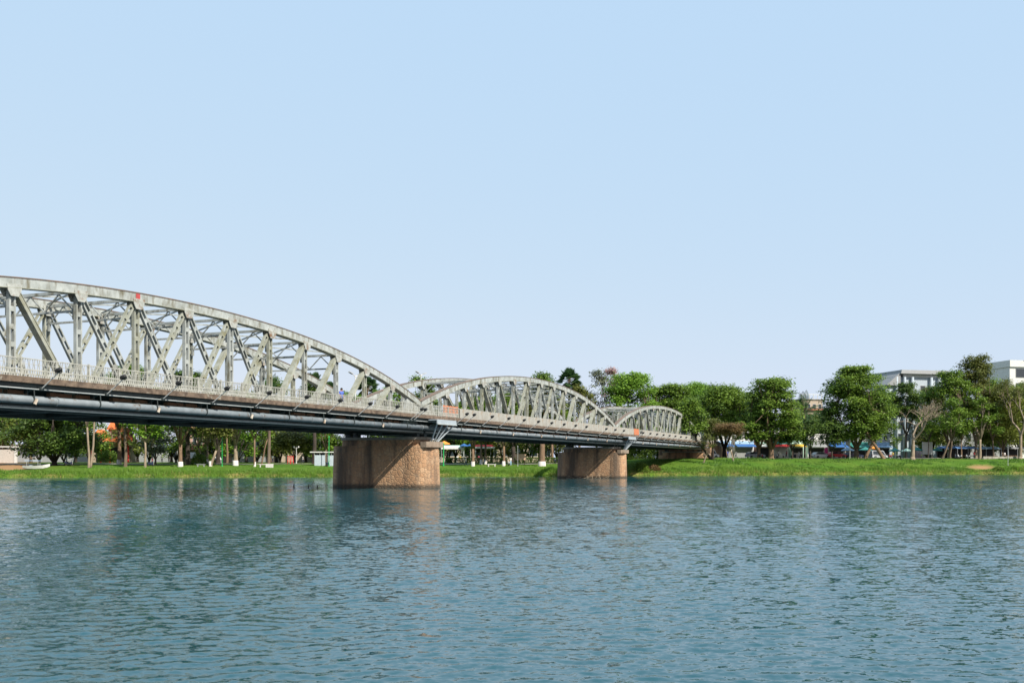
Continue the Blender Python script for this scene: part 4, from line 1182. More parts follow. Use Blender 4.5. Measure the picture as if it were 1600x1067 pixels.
# pink house
p, rz = at_facing(303, 76)
b = thing('pink_house', 'pink plastered house with tall white windows and terracotta porch roof', 'house', (p.x, p.y, p.z-.2), rz)
MB().box(-2.9, 2.9, 0, 5, 0, 7.2).build('wall', PINK, b)
windows(b, [-1.7, .2, 1.5], [5.4], .75, 2.2, -.05)
windows(b, [-1.9, 1.9], [1.7], 1.0, 1.6, -.05)
m = MB(); m.loft([[(-3.6,-2.2,3.2),(4.4,-2.2,3.2),(4.4,.0,3.2),(-3.6,.0,3.2)], [(-3.0,-.3,4.3),(3.8,-.3,4.3),(3.8,-.02,4.3),(-3.0,-.02,4.3)]]); m.build('porch_roof', TILE_R, b)
hip(b, -3.3, 3.3, -.4, 5.4, 7.21, 9.0, 1.8, TILE_R)
for x in (-3.3, 4.1): MB().box(x-.15, x+.15, -2.1, -1.8, 0, 3.19).build('porch_post', WHITE, b)
# pavilion with white roof
def canopy(px, t, w, d, h, mat, name, label, cat='canopy', slope=.5, posts=4, post=None, group=None, valance=None):
    p, rz = at_facing(px, t)
    b = thing(name, label, cat, p, rz, group)
    m = MB(); m.loft([[(-w/2,-d/2,h-slope),(w/2,-d/2,h-slope),(w/2,d/2,h-slope),(-w/2,d/2,h-slope)], [(-w/2+.3,-.2,h),(w/2-.3,-.2,h),(w/2-.3,.2,h),(-w/2+.3,.2,h)]]); m.build('canopy_top', mat, b)
    if valance: MB().box(-w/2-.02, w/2+.02, -d/2-.06, -d/2-.003, h-slope-.38, h-slope+.03).build('valance', valance, b)
    for x in ([-w/2+.15, w/2-.15] if posts == 4 else [-w/2+.15, 0, w/2-.15]):
        for y in (-d/2+.15, d/2-.15):
            m = MB(); m.tube([(x,y,-.1),(x,y,h-slope-.003)], .05, 6); m.build('post', post or GREYM, b)
    return b
canopy(259, 52, 5.4, 4, 3.9, WHITE, 'pavilion', 'open pavilion with white hipped roof at the park path', 'pavilion', .6)
canopy(300, 40, 1.9, 1.8, 2.2, WHITE, 'tent', 'small pointed white tent below the pink house', 'tent', 1.2)
canopy(340, 37, 1.6, 1.4, 1.3, WHITE, 'tent', 'low white tent beside the green lawn post', 'tent', .6)
block(462, 84, 8, 6, 8.0, BEIGE, 'house', 'house with bright yellow fascia above the olive tree', 'house', 1, 3, roof=YELP)
p, rz = at_facing(464, 83.2); b = tag(MB().box(-3.7, 3.7, -.15, .1, 0, 1.35).build('sign_board', YELP), 'long yellow orange board on the house above olive tree', 'sign board'); b.location = (p.x, p.y-.8, p.z+7.55); b.rotation_euler = (0, 0, rz)
block(508, 78, 5.5, 5, 6.2, WHITE, 'house', 'small white house behind the pale blue kiosk', 'house', 2, 3)
block(352, 52, 2.6, .5, 1.9, PINK, 'garden_wall', 'short pink garden wall behind the slim reddish trunk', 'wall', 0, 0)
block(385, 84, 9, 6, 6.5, GREYW, 'house', 'grey balconied house behind the stout whitewashed trunk', 'house', 2, 3)
block(770, 88, 34, 6, 5.5, BEIGE, 'shop_row', 'long low beige shop row behind the middle park', 'building', 1, 9, 2.2, 2.6)
block(600, 90, 30, 6, 6.0, GREYW, 'shop_row', 'long grey shop row behind the first river pier', 'building', 1, 8, 2.0, 2.4)
block(420, 96, 40, 6, 5.0, BEIGE, 'shop_row', 'long beige row behind the yellow fascia house', 'building', 1, 10, 2.0, 2.4)
block(160, 98, 60, 6, 4.5, GREYW, 'shop_row', 'long grey row behind the temple', 'building', 1, 12, 2.0, 2.2)
# pale blue kiosk: two huts under one roof slab
p, rz = at_facing(503.5, 19.5)
b = thing('kiosk', 'pale blue double kiosk with flat white roof on the lawn', 'kiosk', p, rz)
MB().box(-1.45, .55, 0, 1.8, -.2, 2.0).build('hut', SKYBLUE, b); MB().box(1.05, 2.4, .1, 1.8, -.2, 2.0).build('hut', SKYBLUE, b)
for x0, x1 in ((-1.5, .6), (1.0, 2.45)):
    m = MB()
    for x in (x0+.06, (x0+x1)/2, x1-.06): m.box(x-.06, x+.06, -.02, .1, 2.003, 2.48)
    m.build('window_posts', WHITE, b)
    MB().box(x0+.1, x1-.1, .3, 1.7, 2.003, 2.45).build('window_band', DARK, b)
MB().box(-2.3, 2.6, -.4, 2.1, 2.485, 2.66).build('roof', WHITE, b)
# mid park cafes
canopy(706, 48, 5.2, 3.2, 3.9, MINT, 'cafe_canopy', 'mint green cafe canopy beside the green post', 'canopy', .5, valance=WHITE)
canopy(755, 50, 4.6, 3, 4.1, REDP, 'cafe_canopy', 'red cafe canopy with white valance in the middle park', 'canopy', .5, valance=WHITE)
def umbrella(px, t, r, h, mat, label, group='sunshades'):
    p = G(px, t); b = thing('parasol', label, 'parasol', p, 0, group)
    m = MB(); m.tube([(0,0,-.2),(0,0,h)], .035, 6); m.build('pole', WHITE, b)
    m = MB(); n = 8
    m.v.append((0,0,h+.12))
    for k in range(n): m.v.append((r*math.cos(2*math.pi*k/n), r*math.sin(2*math.pi*k/n), h-r*.38))
    for k in range(n): m.v.append((r*.99*math.cos(2*math.pi*k/n), r*.99*math.sin(2*math.pi*k/n), h-r*.38-.16))
    for k in range(n):
        m.f.append((0, 1+k, 1+(k+1)%n)); m.f.append((1+k, 1+n+k, 1+n+(k+1)%n, 1+(k+1)%n))
    c = m.build('canopy', mat, b)
    md = c.modifiers.new('thick', 'SOLIDIFY'); md.thickness = .015
    return b
umbrella(725, 46, 1.0, 4.2, BLUEP, 'tall blue parasol right of the mint cafe canopy')
umbrella(735, 47, .8, 4.2, BLUEP, 'smaller blue parasol left of the red cafe canopy')
umbrella(694, 50, 1.3, 4.8, ORNG, 'orange parasol above the mint cafe canopy')
umbrella(1325, 33, 1.7, 2.6, LBLUE, 'light blue parasol beside the parked red car')
umbrella(1352, 34, 1.6, 2.7, TEAL, 'teal parasol between the crossing trunks')
umbrella(1366, 35, 1.3, 3.0, ORNG, 'orange parasol beneath the slanting pale trunk')
umbrella(1398, 33, 1.5, 2.4, TEAL, 'teal parasol left of the black lamp post')
umbrella(1417, 34, 1.5, 2.4, MINT, 'mint parasol right of the black lamp post')
umbrella(1433, 35, 1.4, 2.6, TEAL, 'teal parasol left of the white board')
umbrella(1464, 35, 1.4, 2.6, TEAL, 'teal parasol right of the white board')
# posts
def post(px, t, h, r, mat, label, name='post', cat='post', arms=False):
    p = G(px, t); b = thing(name, label, cat, p)
    m = MB(); m.tube([(0,0,-.3),(0,0,h)], r, 8); m.build('shaft', mat, b)
    m = MB(); m.lathe([(r*2.4,0),(r*2.4,.08),(r*1.3,.16),(r*1.3,.3)], 10); m.build('foot', mat, b)
    if arms:
        m = MB(); m.beam((-.45,0,h*.93),(.45,0,h*.93),.06,.06); m.build('crossbar', mat, b)
        for s in (-1, 1):
            m = MB(); m.lathe([(.05,0),(.16,.06),(.18,.2),(.1,.34),(.03,.38)], 10, (s*.45,0,h*.93)); m.build('globe', WHITE, b, True)
    else:
        m = MB(); m.lathe([(r*1.2,h),(r*1.8,h+.05),(r*1.8,h+.2),(r*.5,h+.3)], 8); m.build('cap', mat, b)
    return b
post(347, 18, 6.5, .07, GREENP, 'slim green post on lawn near the clipped bush')
post(514, 17.5, 5.5, .07, GREENP, 'slim green post in front of the pale blue kiosk')
post(693, 19, 4.2, .10, GREENP, 'stout green post on lawn beside the first river pier')
post(463, 36, 3.4, .06, WHITE, 'white twin globe lamp on the park path', 'park_lamp', 'lamp', True)
post(809, 17, 3.7, .04, GREYM, 'thin grey pole in front of the tan notice board')
post(1575, 7, 4.3, .05, GREYM, 'grey sign pole near the bare earth patch')
post(1328, 22, 4.6, .06, WHITE, 'white pole beneath the largest bank tree')
p = G(1412, 23); b = thing('street_lamp', 'black park lamp with wide cap before the pale blue building', 'street lamp', p)
m = MB(); m.tube([(0,0,-.2),(0,0,5.2)], .06, 8); m.build('pole', BLACK, b)
m = MB(); m.lathe([(.06,5.0),(.20,5.25),(.30,5.6),(.28,5.62)], 10); m.build('globe', WHITE, b)
m = MB(); m.lathe([(.52,5.63),(.50,5.70),(.15,5.85),(.02,5.9)], 12); m.build('cap', BLACK, b)
for px in (451.5, 456.5):
    p = G(px, 31); b = thing('red_frame', 'red painted exercise frame ' + ('left' if px < 454 else 'right') + ' of the pair below olive tree' if False else ('red painted frame with bar seat below the olive tree' if px < 454 else 'second red painted frame next to the first below olive tree'), 'exercise frame', p)
    for x in (-.28, .28): MB().beam((x, 0, -.1), (x*.6, 0, 1.5), .1, .1).build('upright', REDP, b)
    MB().box(-.3, .3, -.06, .06, 1.45, 1.56).build('crossbar', REDP, b); MB().box(-.3, .3, -.2, .2, .45, .52).build('seat', REDP, b)
# benches, sign board, palm block
def bench(px, t, w, mat, label):
    p, rz = at_facing(px, t); b = thing('bench', label, 'bench', p, rz, 'stone benches')
    MB().box(-w/2, w/2, -.22, .22, .42, .52).build('seat', mat, b)
    for s in (-1, 1): MB().box(s*(w/2-.25)-.09, s*(w/2-.25)+.09, -.18, .18, -.1, .418).build('leg', mat, b)
bench(412, 17.5, 1.7, LIME, 'stone bench beside the royal palm'); bench(768, 18, 1.8, LIME, 'stone bench on lawn between two whitewashed trees'); bench(314, 18, 1.6, GREYW, 'grey stone bench left of the crooked trunk')
bench(700, 44, 1.8, WHITE, 'white bench under the mint cafe canopy')
p = G(422, 16.2); o = tag(MB().box(-.75, .5, -.3, .5, -.2, .62).build('palm_planter', LIME), 'white concrete block around the royal palm foot', 'planter'); o.location = p
p, rz = at_facing(813.5, 30); b = thing('notice_board', 'tan notice board on two legs behind the thin grey pole', 'board', p, rz)
MB().box(-1.15, 1.15, -.05, .05, .95, 2.2).build('panel', TAN, b); MB().box(-1.2, 1.2, -.07, .07, 2.203, 2.3).build('top_rail', BARK_T, b)
for x in (-.9, .9): MB().box(x-.05, x+.05, .06, .14, -.2, 2.0).build('leg', BARK_T, b)

# right bank shops
def shop(px, t, w, h, wall, awn, band, label, shut=None, signm=None):
    p, rz = at_facing(px, t); b = thing('shop', label, 'shop', (p.x, p.y, p.z-.1), rz, 'shops across the riverside road')
    MB().box(-w/2, w/2, 0, 6, 0, h).build('wall', wall, b)
    MB().box(-w/2+.25, w/2-.25, -.06, -.003, .05, 2.7).build('shopfront', shut or DARK, b)  # default is a dark panel: the open front's inner shade put into colour
    m = MB(); m.loft([[(-w/2,-1.5,2.95),(w/2,-1.5,2.95),(w/2,-1.5,3.05),(-w/2,-1.5,3.05)], [(-w/2,-.003,3.5),(w/2,-.003,3.5),(w/2,-.003,3.6),(-w/2,-.003,3.6)]]); m.build('awning', awn, b)
    MB().box(-w/2+.1, w/2-.1, -.12, -.004, 3.65, 4.35).build('sign_band', band, b)
    if h > 5.6:
        n = max(2, int(w/2.2)); windows(b, [-w/2+w*(i+.5)/n for i in range(n)], [5.5], 1.0, 1.3, -.05)
    MB().box(-w/2-.1, w/2+.1, -.2, 6.1, h+.003, h+.25).build('parapet', wall, b)
    return b
shop(1125, 47, 6.4, 7.4, WHITE, BLUEP, LBLUE, 'white shop with blue awning behind the rusty umbrella tree', GREYW)
shop(1163, 47, 5.2, 7.2, WHITE, BLUEP, LBLUE, 'white shop with blue awning left of the red awning shop', GREYW)
shop(1192, 47, 3.8, 6.5, PINK, WHITE, MINT, 'narrow pink shop behind the tiered tree trunks')
shop(1219, 46, 4.6, 6.6, WHITE, REDP, TEAL, 'white shop with red awning and pale shutter', flat('pale_shutter', (.62,.60,.52)))
shop(1246, 46, 3.6, 6.4, MINT, YELP, MINT, 'mint shop with yellow awning')
shop(1276, 47, 5.0, 6.0, WHITE, GREYW, GREYW, 'grey fronted shop with dark open front')
shop(1308, 47, 5.0, 6.2, GREYW, BLUEP, BLUEP, 'shop with deep blue sign band behind the red car')
shop(1342, 48, 5.4, 6.0, GREYW, TEAL, TEAL, 'shop with teal awning under the largest tree')
shop(1377, 48, 5.0, 6.2, WHITE, LBLUE, LBLUE, 'shop with light blue awning behind the slanting trunk')
p, rz = at_facing(1291, 34); b = thing('sign', 'magenta sign board on a post by the grey fronted shop', 'sign', p, rz)
MB().box(-.42, .42, -.05, .05, 1.1, 2.5).build('panel', MAGENTA, b); MB().box(-.05, .05, .055, .12, -.2, 2.3).build('leg', GREYM, b)
p, rz = at_facing(1449, 34); b = thing('white_board', 'large blank white board on legs before the pale blue building', 'board', p, rz)
MB().box(-1.45, 1.45, -.06, .06, 1.1, 4.1).build('panel', WHITE, b)
for x in (-1.2, 1.2): MB().box(x-.06, x+.06, .065, .17, -.2, 3.8).build('leg', GREYM, b)
# tall buildings
p, rz = at_facing(1437, 78)
b = thing('tall_building', 'tall pale blue building with round columns and overhanging grey roof', 'building', (p.x, p.y, p.z-.2), rz)
MB().box(-8.6, 8.6, 0, 12, 0, 24.0).build('wall', SKYBLUE, b)
for x in (-8.0, -5.4, -2.8, 3.4, 6.0, 8.4):
    m = MB(); m.tube([(x,-.7,0),(x,-.7,24.0)], .38, 12); m.build('column', SKYBLUE, b, True)
windows(b, [-6.7, -4.1, 1.0, 4.7, 7.2], [6.5+3.5*k for k in range(5)], 1.4, 2.2, -.05, WHITE)
m = MB(); m.loft([[(-7.2,-1.6,24.9),(9.2,-1.6,24.9),(9.2,13,24.9),(-7.2,13,24.9)], [(-6.8,-1.4,26.0),(9.0,-1.4,26.0),(9.0,12.6,26.0),(-6.8,12.6,26.0)]]); m.build('roof', GREYW, b)
MB().box(-5.5, 8.6, -.2, 11.5, 24.003, 24.895).build('attic', WHITE, b)
m = MB(); m.prism([(-11.5, 21.5), (-7.0, 25.3), (-7.0, 21.5)], -1, 8); m.build('sloping_wing_roof', GREYW, b)
MB().box(-11.2, -8.603, 0, 7, 0, 21.4).build('wing', SKYBLUE, b)
MB().box(-2.0, 2.0, -.5, -.06, .1, 3.4).build('entrance', GLASS, b)
p, rz = at_facing(1650, 82)
b = thing('tall_building', 'long white building with dark square windows and green roof edge', 'building', (p.x, p.y, p.z-.2), rz)
MB().box(-16.5, 17, 0, 14, 0, 30.2).build('wall', WHITE, b)
windows(b, [-12.5+6.0*k for k in range(5)], [26.4, 22.0, 17.6, 13.2, 8.8], 3.6, 2.6, -.06, GREYW)
MB().box(-16.8, 17.3, -.5, 14.4, 28.2, 30.21).build('cornice', WHITE, b)
m = MB(); m.prism([(-12, 30.22), (17, 30.22), (17, 33.4)], -.8, 14); m.build('roof', TEAL, b)
b = block(1268, 130, 8.5, 8, 20.5, BEIGE, 'apartment_block', 'distant beige apartment block with railed roof terrace behind the coconut palm', 'building', 5, 4, 1.1, 1.5)
for z in (17.0, 13.2): MB().box(-4.4, 4.4, -.9, -.06, z, z+.5).build('balcony', TILE_R, b)
for k in range(6): MB().box(-4.0+1.55*k, -3.85+1.55*k, -.2, -.05, 20.76, 22.2).build('rail_post', WHITE, b)
MB().box(-4.2, 4.2, -.2, -.05, 22.21, 22.4).build('top_rail', WHITE, b)
block(1520, 78, 22, 6, 9, GREYW, 'market_hall', 'low grey market hall behind the blue awnings', 'building', 2, 8, 1.4, 1.6)
# market stalls
def stall(px, t, w, mat, label):
    b = canopy(px, t, w, 3.4, 3.0, mat, 'market_stall', label, 'stall', .55, 6, group='market stalls')
    MB().box(-w/2+.3, w/2-.3, -.5, .5, .6, .78).build('counter', BARK_T, b)
    MB().box(-w/2+.2, w/2-.2, 1.45, 1.5, 0, 2.4).build('shade_backing', DARK, b)  # added dark panel: the stall's inner shade put into its colour
stall(1506, 33, 6.2, TARP, 'market stall with long dark blue awning'); stall(1546, 33, 4.6, LBLUE, 'market stall with pale blue awning beside stout pale trunk')
stall(1583, 34, 5.5, GREYW, 'market stall with grey roof beside the tall forked tree'); stall(1478, 36, 3.6, TARP, 'small market stall with blue awning right of the white board')
a, c = G(1536, 23.2), G(1590, 23.2)
o = MB(); o.box(0, (c-a).length, -.15, .15, -.2, .62); o = tag(o.build('low_wall', CONC), 'low grey concrete wall at the top of the right bank', 'wall'); o.location = a; o.rotation_euler = (0, 0, math.atan2(c.y-a.y, c.x-a.x))

# ------------------------------------------------------------------ vehicles
def wheel_mesh(r, w, mat):
    m = MB(); m.lathe([(r*.55,-w/2),(r*.9,-w/2),(r,-w/3),(r,w/3),(r*.9,w/2),(r*.55,w/2)], 16)
    m.v = [(x, z, y) for x, y, z in m.v]; return m.mesh('tyre', mat)
def hub_mesh(r, w):
    m = MB(); m.lathe([(r*.12,-w*.55),(r*.54,-w*.4),(r*.54,w*.4),(r*.12,w*.55)], 12); m.v = [(x, z, y) for x, y, z in m.v]; return m.mesh('rim', GREYM)
def car(px, t, col, label, rz=0, van=False):
    p, r0 = at_facing(px, t); c = thing('car', label, 'car', (p.x, p.y, p.z+.03), r0+rz, 'cars parked on the riverside road')
    L, W_ = 4.3, 1.75; top = 1.95 if van else 1.46
    prof = [(-2.15,.32),(2.1,.30),(2.15,.62),(2.0,.80),(1.15,.95),(-1.95,.98),(-2.15,.80)]
    m = MB(); m.loft([[(x,-W_/2+.06,z) for x,z in prof],[(x,-W_/2,max(.3,z*.96)) for x,z in prof],[(x,W_/2,max(.3,z*.96)) for x,z in prof],[(x,W_/2-.06,z) for x,z in prof]]); m.build('body', col, c)
    cab = [(1.15,.951),(.35,top-.06),(.1,top),(-1.3,top),(-1.75,top-.12),(-2.0,.975)] if not van else [(1.5,.951),(1.0,top-.1),(.8,top),(-1.9,top),(-2.05,top-.1),(-2.1,.975)]
    m = MB(); m.loft([[(x,-W_/2+.05+.16*(z-.95),z) for x,z in cab],[(x,W_/2-.05-.16*(z-.95),z) for x,z in cab]]); cb_ = m.build('cabin', col, c)
    for s in (-1, 1):
        ws = [(x*.90-.02, .99+(z-.951)*.84) for x, z in cab]
        m = MB(); m.loft([[(x, s*(W_/2-.045-.16*(z-.95)), z) for x,z in ws],[(x, s*(W_/2-.03-.16*(z-.95)), z) for x,z in ws]]); m.build('side_window', GLASS, cb_)
    wm_, hm_ = wheel_mesh(.32, .2, RUBBER), hub_mesh(.32, .21)
    for x in (-1.35, 1.35):
        for y in (-.8, .8):
            w_ = link('wheel', wm_, c); w_.location = (x, y, .32); link('rim', hm_, w_)
    for y in (-.6, .6):
        MB().box(2.09, 2.165, y-.18, y+.18, .60, .72).build('headlight', WHITE, c); MB().box(-2.165, -2.09, y-.18, y+.18, .68, .82).build('tail_light', REDP, c)
    return c
CR = flat('car_red', (.5,.02,.03), .3); CW = flat('car_white', (.75,.76,.77), .3); CS = flat('car_silver', (.45,.47,.5), .3); CD = flat('car_dark_blue', (.02,.03,.07), .3)
car(1307, 30, CR, 'red car parked before the blue sign shop'); car(1283, 31, CW, 'white car parked before the grey fronted shop')
car(1334, 31, CD, 'dark blue car under the largest bank tree'); car(1180, 31, CS, 'silver car behind the tiered tree trunks'); car(1372, 31, CS, 'silver van behind the slanting pale trunk', van=True)
car(1108, 33, CW, 'white van near the bridge abutment', van=True)
def make_bike():
    b = thing('motorbike', 'x', 'motorbike')
    wm_ = wheel_mesh(.28, .09, RUBBER); hm_ = hub_mesh(.28, .08)
    for x in (-.6, .6):
        w_ = link('wheel', wm_, b); w_.location = (x, 0, .28); link('rim', hm_, w_)
    m = MB(); m.loft([[(.42,-.10,.35),(.42,.10,.35),(.5,.08,.85),(.5,-.08,.85)],[(.1,-.13,.28),(.1,.13,.28),(.12,.1,.5),(.12,-.1,.5)],[(-.35,-.14,.35),(-.35,.14,.35),(-.3,.13,.70),(-.3,-.13,.70)],[(-.85,-.08,.55),(-.85,.08,.55),(-.85,.08,.74),(-.85,-.08,.74)]]); m.build('body', CD, b)
    m = MB(); m.loft([[(.05,-.11,.68),(.05,.11,.68),(.02,.1,.74),(.02,-.1,.74)],[(-.8,-.12,.72),(-.8,.12,.72),(-.8,.11,.82),(-.8,-.11,.82)]]); m.build('seat', RUBBER, b)
    m = MB(); m.beam((.6,-.07,.28),(.48,-.07,.95),.05,.04); m.beam((.6,.07,.28),(.48,.07,.95),.05,.04); m.build('front_fork', GREYM, b)
    m = MB(); m.tube([(.40,-.34,1.02),(.47,-.1,.98),(.47,.1,.98),(.40,.34,1.02)], .02, 6); m.build('handlebar', BLACK, b)
    MB().box(.50, .60, -.08, .08, .82, .95).build('headlight', WHITE, b)
    return b
bike0 = make_bike()
spots = [(1186,25.6,1.3),(1191,25.7,1.1),(1212,25.4,1.5),(1224,25.6,1.2),(1240,25.5,1.7),(1251,25.8,1.4),(1268,25.6,1.2),(1391,25.8,1.3),(1404,25.5,1.6),(1494,25.5,1.2),(1499,25.6,1.5),(1512,25.7,1.4)]
cols = [CD, CR, CW, CS, CD, CD, CW, CR, CD, CD, CW, CS]
for i, (px, t, a) in enumerate(spots):
    o = bike0 if i == 0 else copy_tree(bike0)
    p, rz = at_facing(px, t); o.location = (p.x, p.y, p.z+.065); o.rotation_euler = (0, 0, rz+a)
    o['label'] = 'parked motorbike on the riverside pavement above the right bank'; o['category'] = 'motorbike'; o['group'] = 'motorbikes on the riverside pavement'
    for ch in o.children:
        if ch.name.startswith('body'):
            ch.material_slots[0].link = 'OBJECT'; ch.material_slots[0].material = cols[i]
for px, t, a, lab in ((512, 17.8, 1.2, 'dark motorbike parked between the two blue kiosk huts'), (795, 18.5, 1.4, 'white motorbike parked beside the reddish whitewashed trunk'), (236, 19, 1.0, 'motorbike parked beside the thin cream trunk'),
                      (108, 22, .6, 'motorbike parked under the broad dark slipway tree'), (868, 33, 1.3, 'motorbike parked beyond the hedge near second pier')):
    o = copy_tree(bike0); p, rz = at_facing(px, t); o.location = p; o.rotation_euler = (0, 0, rz+a); o['label'] = lab; o['category'] = 'motorbike'
    if 'group' in o: del o['group']
    for ch in o.children:
        if ch.name.startswith('body'): ch.material_slots[0].link = 'OBJECT'; ch.material_slots[0].material = CW if 'white motorbike' in lab else CD

# boat on the slipway
p, rz = at_facing(56, 7.5)
b = thing('boat', 'small white boat with cabin roof drawn up on the slipway', 'boat', (p.x, p.y, p.z), rz)
rings = []
for x, w, zb, zt_ in ((-2.0,.62,.25,.75),(-1.2,.78,.12,.72),(0,.85,.08,.72),(1.2,.7,.14,.8),(1.9,.35,.32,.95),(2.25,.05,.6,1.05)):
    rings.append([(x,-w,zt_),(x,-w*.75,zb+.12),(x,0,zb),(x,w*.75,zb+.12),(x,w,zt_)])
m = MB(); m.loft(rings); m.build('hull', WHITE, b)
for x in (-1.3, .5):
    for y in (-.6, .6): MB().tube([(x,y,.6),(x,y,1.55)], .03, 6).build('roof_post', GREYM, b)
MB().box(-1.6, .8, -.75, .75, 1.553, 1.62).build('roof', LBLUE, b); MB().box(-.9, -.5, -.6, .6, .722, .8).build('seat', SKYBLUE, b)

# ------------------------------------------------------------------ people
SKIN = flat('skin', (.36,.20,.13), .6); HAIR = flat('hair_black', (.012,.010,.009), .6); SHOE = flat('shoe', (.04,.035,.03), .7)
def person_mesh(pose):
    if pose == 'walk':
        J = dict(pel=(0,0,.94), ch=(0,.02,1.26), nk=(0,.03,1.43), hd=(0,.05,1.53), ht=(0,.05,1.67),
                 ls=(-.17,.02,1.37), le=(-.23,-.10,1.12), lw=(-.23,-.02,.90), lh=(-.23,.03,.80), rs=(.17,.02,1.37), re=(.23,.10,1.13), rw=(.22,.24,.95), rh=(.21,.30,.87),
                 lk=(-.10,.20,.52), la=(-.10,.16,.10), lt=(-.10,.32,.05), rk=(.10,-.06,.50), ra=(.10,-.32,.14), rt=(.10,-.22,.05))
    elif pose == 'sit':
        J = dict(pel=(0,0,.50), ch=(0,.0,.84), nk=(0,.02,1.00), hd=(0,.04,1.10), ht=(0,.04,1.24),
                 ls=(-.17,.0,.94), le=(-.22,.08,.70), lw=(-.16,.28,.60), lh=(-.13,.36,.58), rs=(.17,.0,.94), re=(.22,.08,.70), rw=(.16,.28,.60), rh=(.13,.36,.58),
                 lk=(-.11,.42,.52), la=(-.11,.42,.10), lt=(-.11,.56,.05), rk=(.11,.42,.52), ra=(.11,.40,.10), rt=(.11,.54,.05))
    else:
        J = dict(pel=(0,0,.94), ch=(0,0,1.26), nk=(0,.01,1.43), hd=(0,.03,1.53), ht=(0,.03,1.67),
                 ls=(-.17,0,1.37), le=(-.23,-.03,1.12), lw=(-.24,.05,.88), lh=(-.24,.07,.79), rs=(.17,0,1.37), re=(.23,-.03,1.12), rw=(.24,.05,.88), rh=(.24,.07,.79),
                 lk=(-.10,.02,.51), la=(-.11,0,.10), lt=(-.12,.14,.05), rk=(.10,.02,.51), ra=(.11,0,.10), rt=(.12,.14,.05))
    rad = dict(pel=.135, ch=.15, nk=.06, hd=.085, ht=.075, ls=.07, rs=.07, le=.045, re=.045, lw=.033, rw=.033, lh=.032, rh=.032, lk=.068, rk=.068, la=.045, ra=.045, lt=.04, rt=.04)
    E_ = [('pel','ch'),('ch','nk'),('nk','hd'),('hd','ht'),('ch','ls'),('ls','le'),('le','lw'),('lw','lh'),('ch','rs'),('rs','re'),('re','rw'),('rw','rh'),
          ('pel','lk'),('lk','la'),('la','lt'),('pel','rk'),('rk','ra'),('ra','rt')]
    ks = list(J); me = bpy.data.meshes.new('body'); me.from_pydata([J[k] for k in ks], [(ks.index(a), ks.index(b)) for a, b in E_], []); me.update()
    o = bpy.data.objects.new('tmp', me); COL.objects.link(o)
    md = o.modifiers.new('s', 'SKIN'); md.use_smooth_shade = True
    for i, k in enumerate(ks):
        me.skin_vertices[0].data[i].radius = (rad[k], rad[k]*.8 if k in ('ch','pel') else rad[k]); me.skin_vertices[0].data[i].use_root = (k == 'pel')
    o.modifiers.new('d', 'SUBSURF').levels = 1
    dg = bpy.context.evaluated_depsgraph_get(); dg.update()
    out = bpy.data.meshes.new_from_object(o.evaluated_get(dg))
    bpy.data.objects.remove(o); out.name = 'body'; out.materials.clear()
    for mt in (WHITE, DARK, SKIN, SHOE): out.materials.append(mt)
    hipz = J['pel'][2]-.02; shz = J['nk'][2]-.01
    for pl in out.polygons:
        c = pl.center; i = 0
        if c.z > shz: i = 2
        elif abs(c.x) > .185 and c.z < J['le'][2]+.06 and c.z > J['lh'][2]-.1 and pose != 'sit': i = 2
        elif pose == 'sit' and c.z < hipz+.16 and c.y > .2 and c.z > .54+.05: i = 2
        elif c.z < .075: i = 3
        elif c.z < hipz+.02: i = 1
        pl.material_index = i
    return out, J
PM = {k: person_mesh(k) for k in ('stand', 'walk', 'sit')}
def person(loc, rz, pose, shirt, trousers, label, hat=None, group=None, z=0):
    me, J = PM[pose]
    p = thing('person', label, 'person', Vector(loc)+Vector((0,0,z)), rz, group)
    b = link('body', me, p)
    for i, mt in ((0, shirt), (1, trousers)):
        b.material_slots[i].link = 'OBJECT'; b.material_slots[i].material = mt
    h = Vector(J['hd'])
    m = MB(); m.lathe([(.098,.02),(.104,.08),(.088,.145),(.04,.185),(.005,.19)], 10, (h.x, h.y-.018, h.z-.01)); m.build('hair', HAIR, p, True)
    if hat:
        m = MB(); m.lathe([(.24,.10),(.23,.115),(.02,.27),(.004,.275)], 14, (h.x, h.y, h.z)); m.build('hat', hat, p)
    return p
BLUS = flat('blue_shirt', (.08,.14,.48)); WHS = flat('white_shirt', (.72,.72,.70)); REDS = flat('red_shirt', (.55,.04,.05)); DKT = flat('dark_trousers', (.03,.035,.05)); NAVY = flat('navy_trousers', (.03,.05,.13)); MAR = flat('maroon_shirt', (.28,.03,.07)); YELS = flat('yellow_shirt', (.7,.5,.08))
person(bw(-16.0, 4.9, 6.98), BRZ+R(150), 'walk', BLUS, NAVY, 'person in blue walking on the bridge near the arch foot', group=None)
person(bw(-7.5, -4.9, 6.98), BRZ+R(60), 'walk', BLUS, DKT, 'person in blue on the far walkway of the bridge')
person(bw(-46.5, -4.6, 6.98), BRZ+R(-60), 'walk', REDS, DKT, 'person in red on the bridge behind crossing diagonals')
def pp(px, t, pose, sh, tr, lab, rz=0, hat=None, z=0): person(G(px, t), rz, pose, sh, tr, lab, hat, None, z)
pp(728, 21, 'walk', WHS, NAVY, 'person in white top and navy trousers walking on lawn', R(70), HAIR and LIME)
pp(714.5, 44, 'stand', WHS, WHS, 'person all in white standing at the mint cafe', R(180)); pp(719, 44, 'stand', YELS, DKT, 'person in yellow standing at the mint cafe', R(160))
pp(748, 40, 'stand', MAR, DKT, 'person in maroon standing before the red cafe canopy', R(190)); pp(701, 42.5, 'sit', LBLUE, NAVY, 'person in light blue seated at the mint cafe', R(100))
pp(798, 19.2, 'stand', WHS, LBLUE, 'person in white beside the parked white motorbike', R(200))
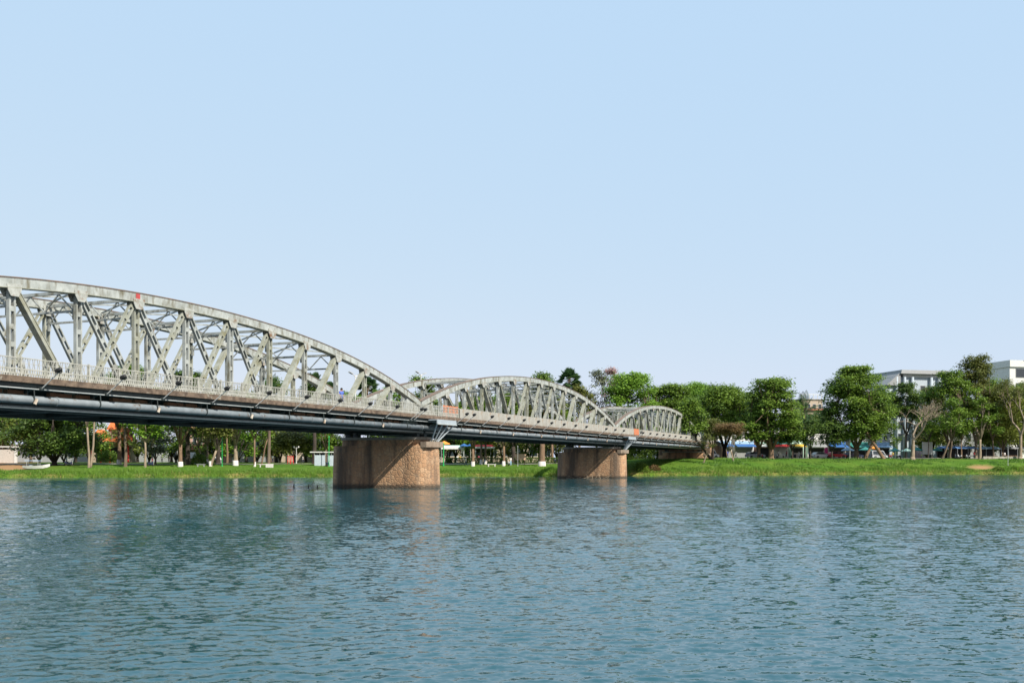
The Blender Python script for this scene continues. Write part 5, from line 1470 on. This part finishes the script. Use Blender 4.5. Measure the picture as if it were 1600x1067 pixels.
pp(253, 50, 'stand', WHS, DKT, 'person in white under the white roofed pavilion', R(180)); pp(264, 50, 'stand', PINK, DKT, 'person in pink under the white roofed pavilion', R(150))
pp(238, 20, 'stand', MAR, DKT, 'person in maroon beside the thin cream trunk', R(90)); pp(104, 23, 'stand', LBLUE, DKT, 'person in light blue under the broad dark slipway tree', R(120))
pp(473, 33, 'walk', WHS, DKT, 'person in white walking right of the red frames', R(-80)); pp(426, 40, 'stand', WHS, NAVY, 'person in white standing behind the royal palm', R(170))
pp(1216, 29, 'stand', WHS, DKT, 'person in white before the red awning shop', R(180)); pp(1229, 29, 'walk', MAR, DKT, 'person in maroon before the red awning shop', R(90)); pp(1248, 30, 'stand', WHS, WHS, 'person in white before the yellow awning shop', R(200))
pp(1264, 30, 'walk', LBLUE, NAVY, 'person in light blue walking past the yellow awning shop', R(-90)); pp(1395, 26.5, 'stand', YELS, DKT, 'person in yellow near the teal parasol', R(180)); pp(1137, 26.5, 'stand', BLUS, NAVY, 'person in blue behind the rusty umbrella tree', R(180))
pp(1150, 26.5, 'walk', WHS, NAVY, 'person in white walking behind the rusty umbrella tree', R(90)); pp(1522, 29, 'stand', REDS, DKT, 'person in red at the dark blue market awning', R(150)); pp(1570, 29, 'stand', WHS, DKT, 'person in white at the grey roofed stall', R(200))

# ------------------------------------------------------------------ things in the water
for u, v, h, lab in ((-3.4, -6.8, .34, 'short dark mooring stake left of the first river pier'), (-3.2, -5.9, .25, 'shortest mooring stake touching the first river pier'), (-3.6, -8.4, .42, 'tallest mooring stake standing off the first river pier')):
    m = MB(); m.tube([(0,0,-1.5),(.02,0,0),(.05,.02,h)], [.07,.06,.045], 7); o = tag(m.build('mooring_stake', BARK_D), lab, 'stake', 'stakes by the pier'); o.location = bw(u, v, 0)
b = thing('driftwood', 'tangle of pale driftwood sticks caught against the second pier', 'driftwood', bw(64.2, 0, 0))
rr = random.Random(4)
for i in range(11):
    v = -2.6+i*.62+rr.uniform(-.2,.2); L = rr.uniform(.6,1.5); up = rr.uniform(.0,1.0) if i > 4 else rr.uniform(0,.12)
    q = DV*v-DU*rr.uniform(0,.5); d = (DV*rr.uniform(-1,1)+Vector((0,0,up*2))).normalized()
    m = MB(); m.tube([q-d*.3, q+d*L*.5+Vector((0,0,.05)), q+d*L], [.06,.05,.025], 6); m.build('stick', BARK_P, b)
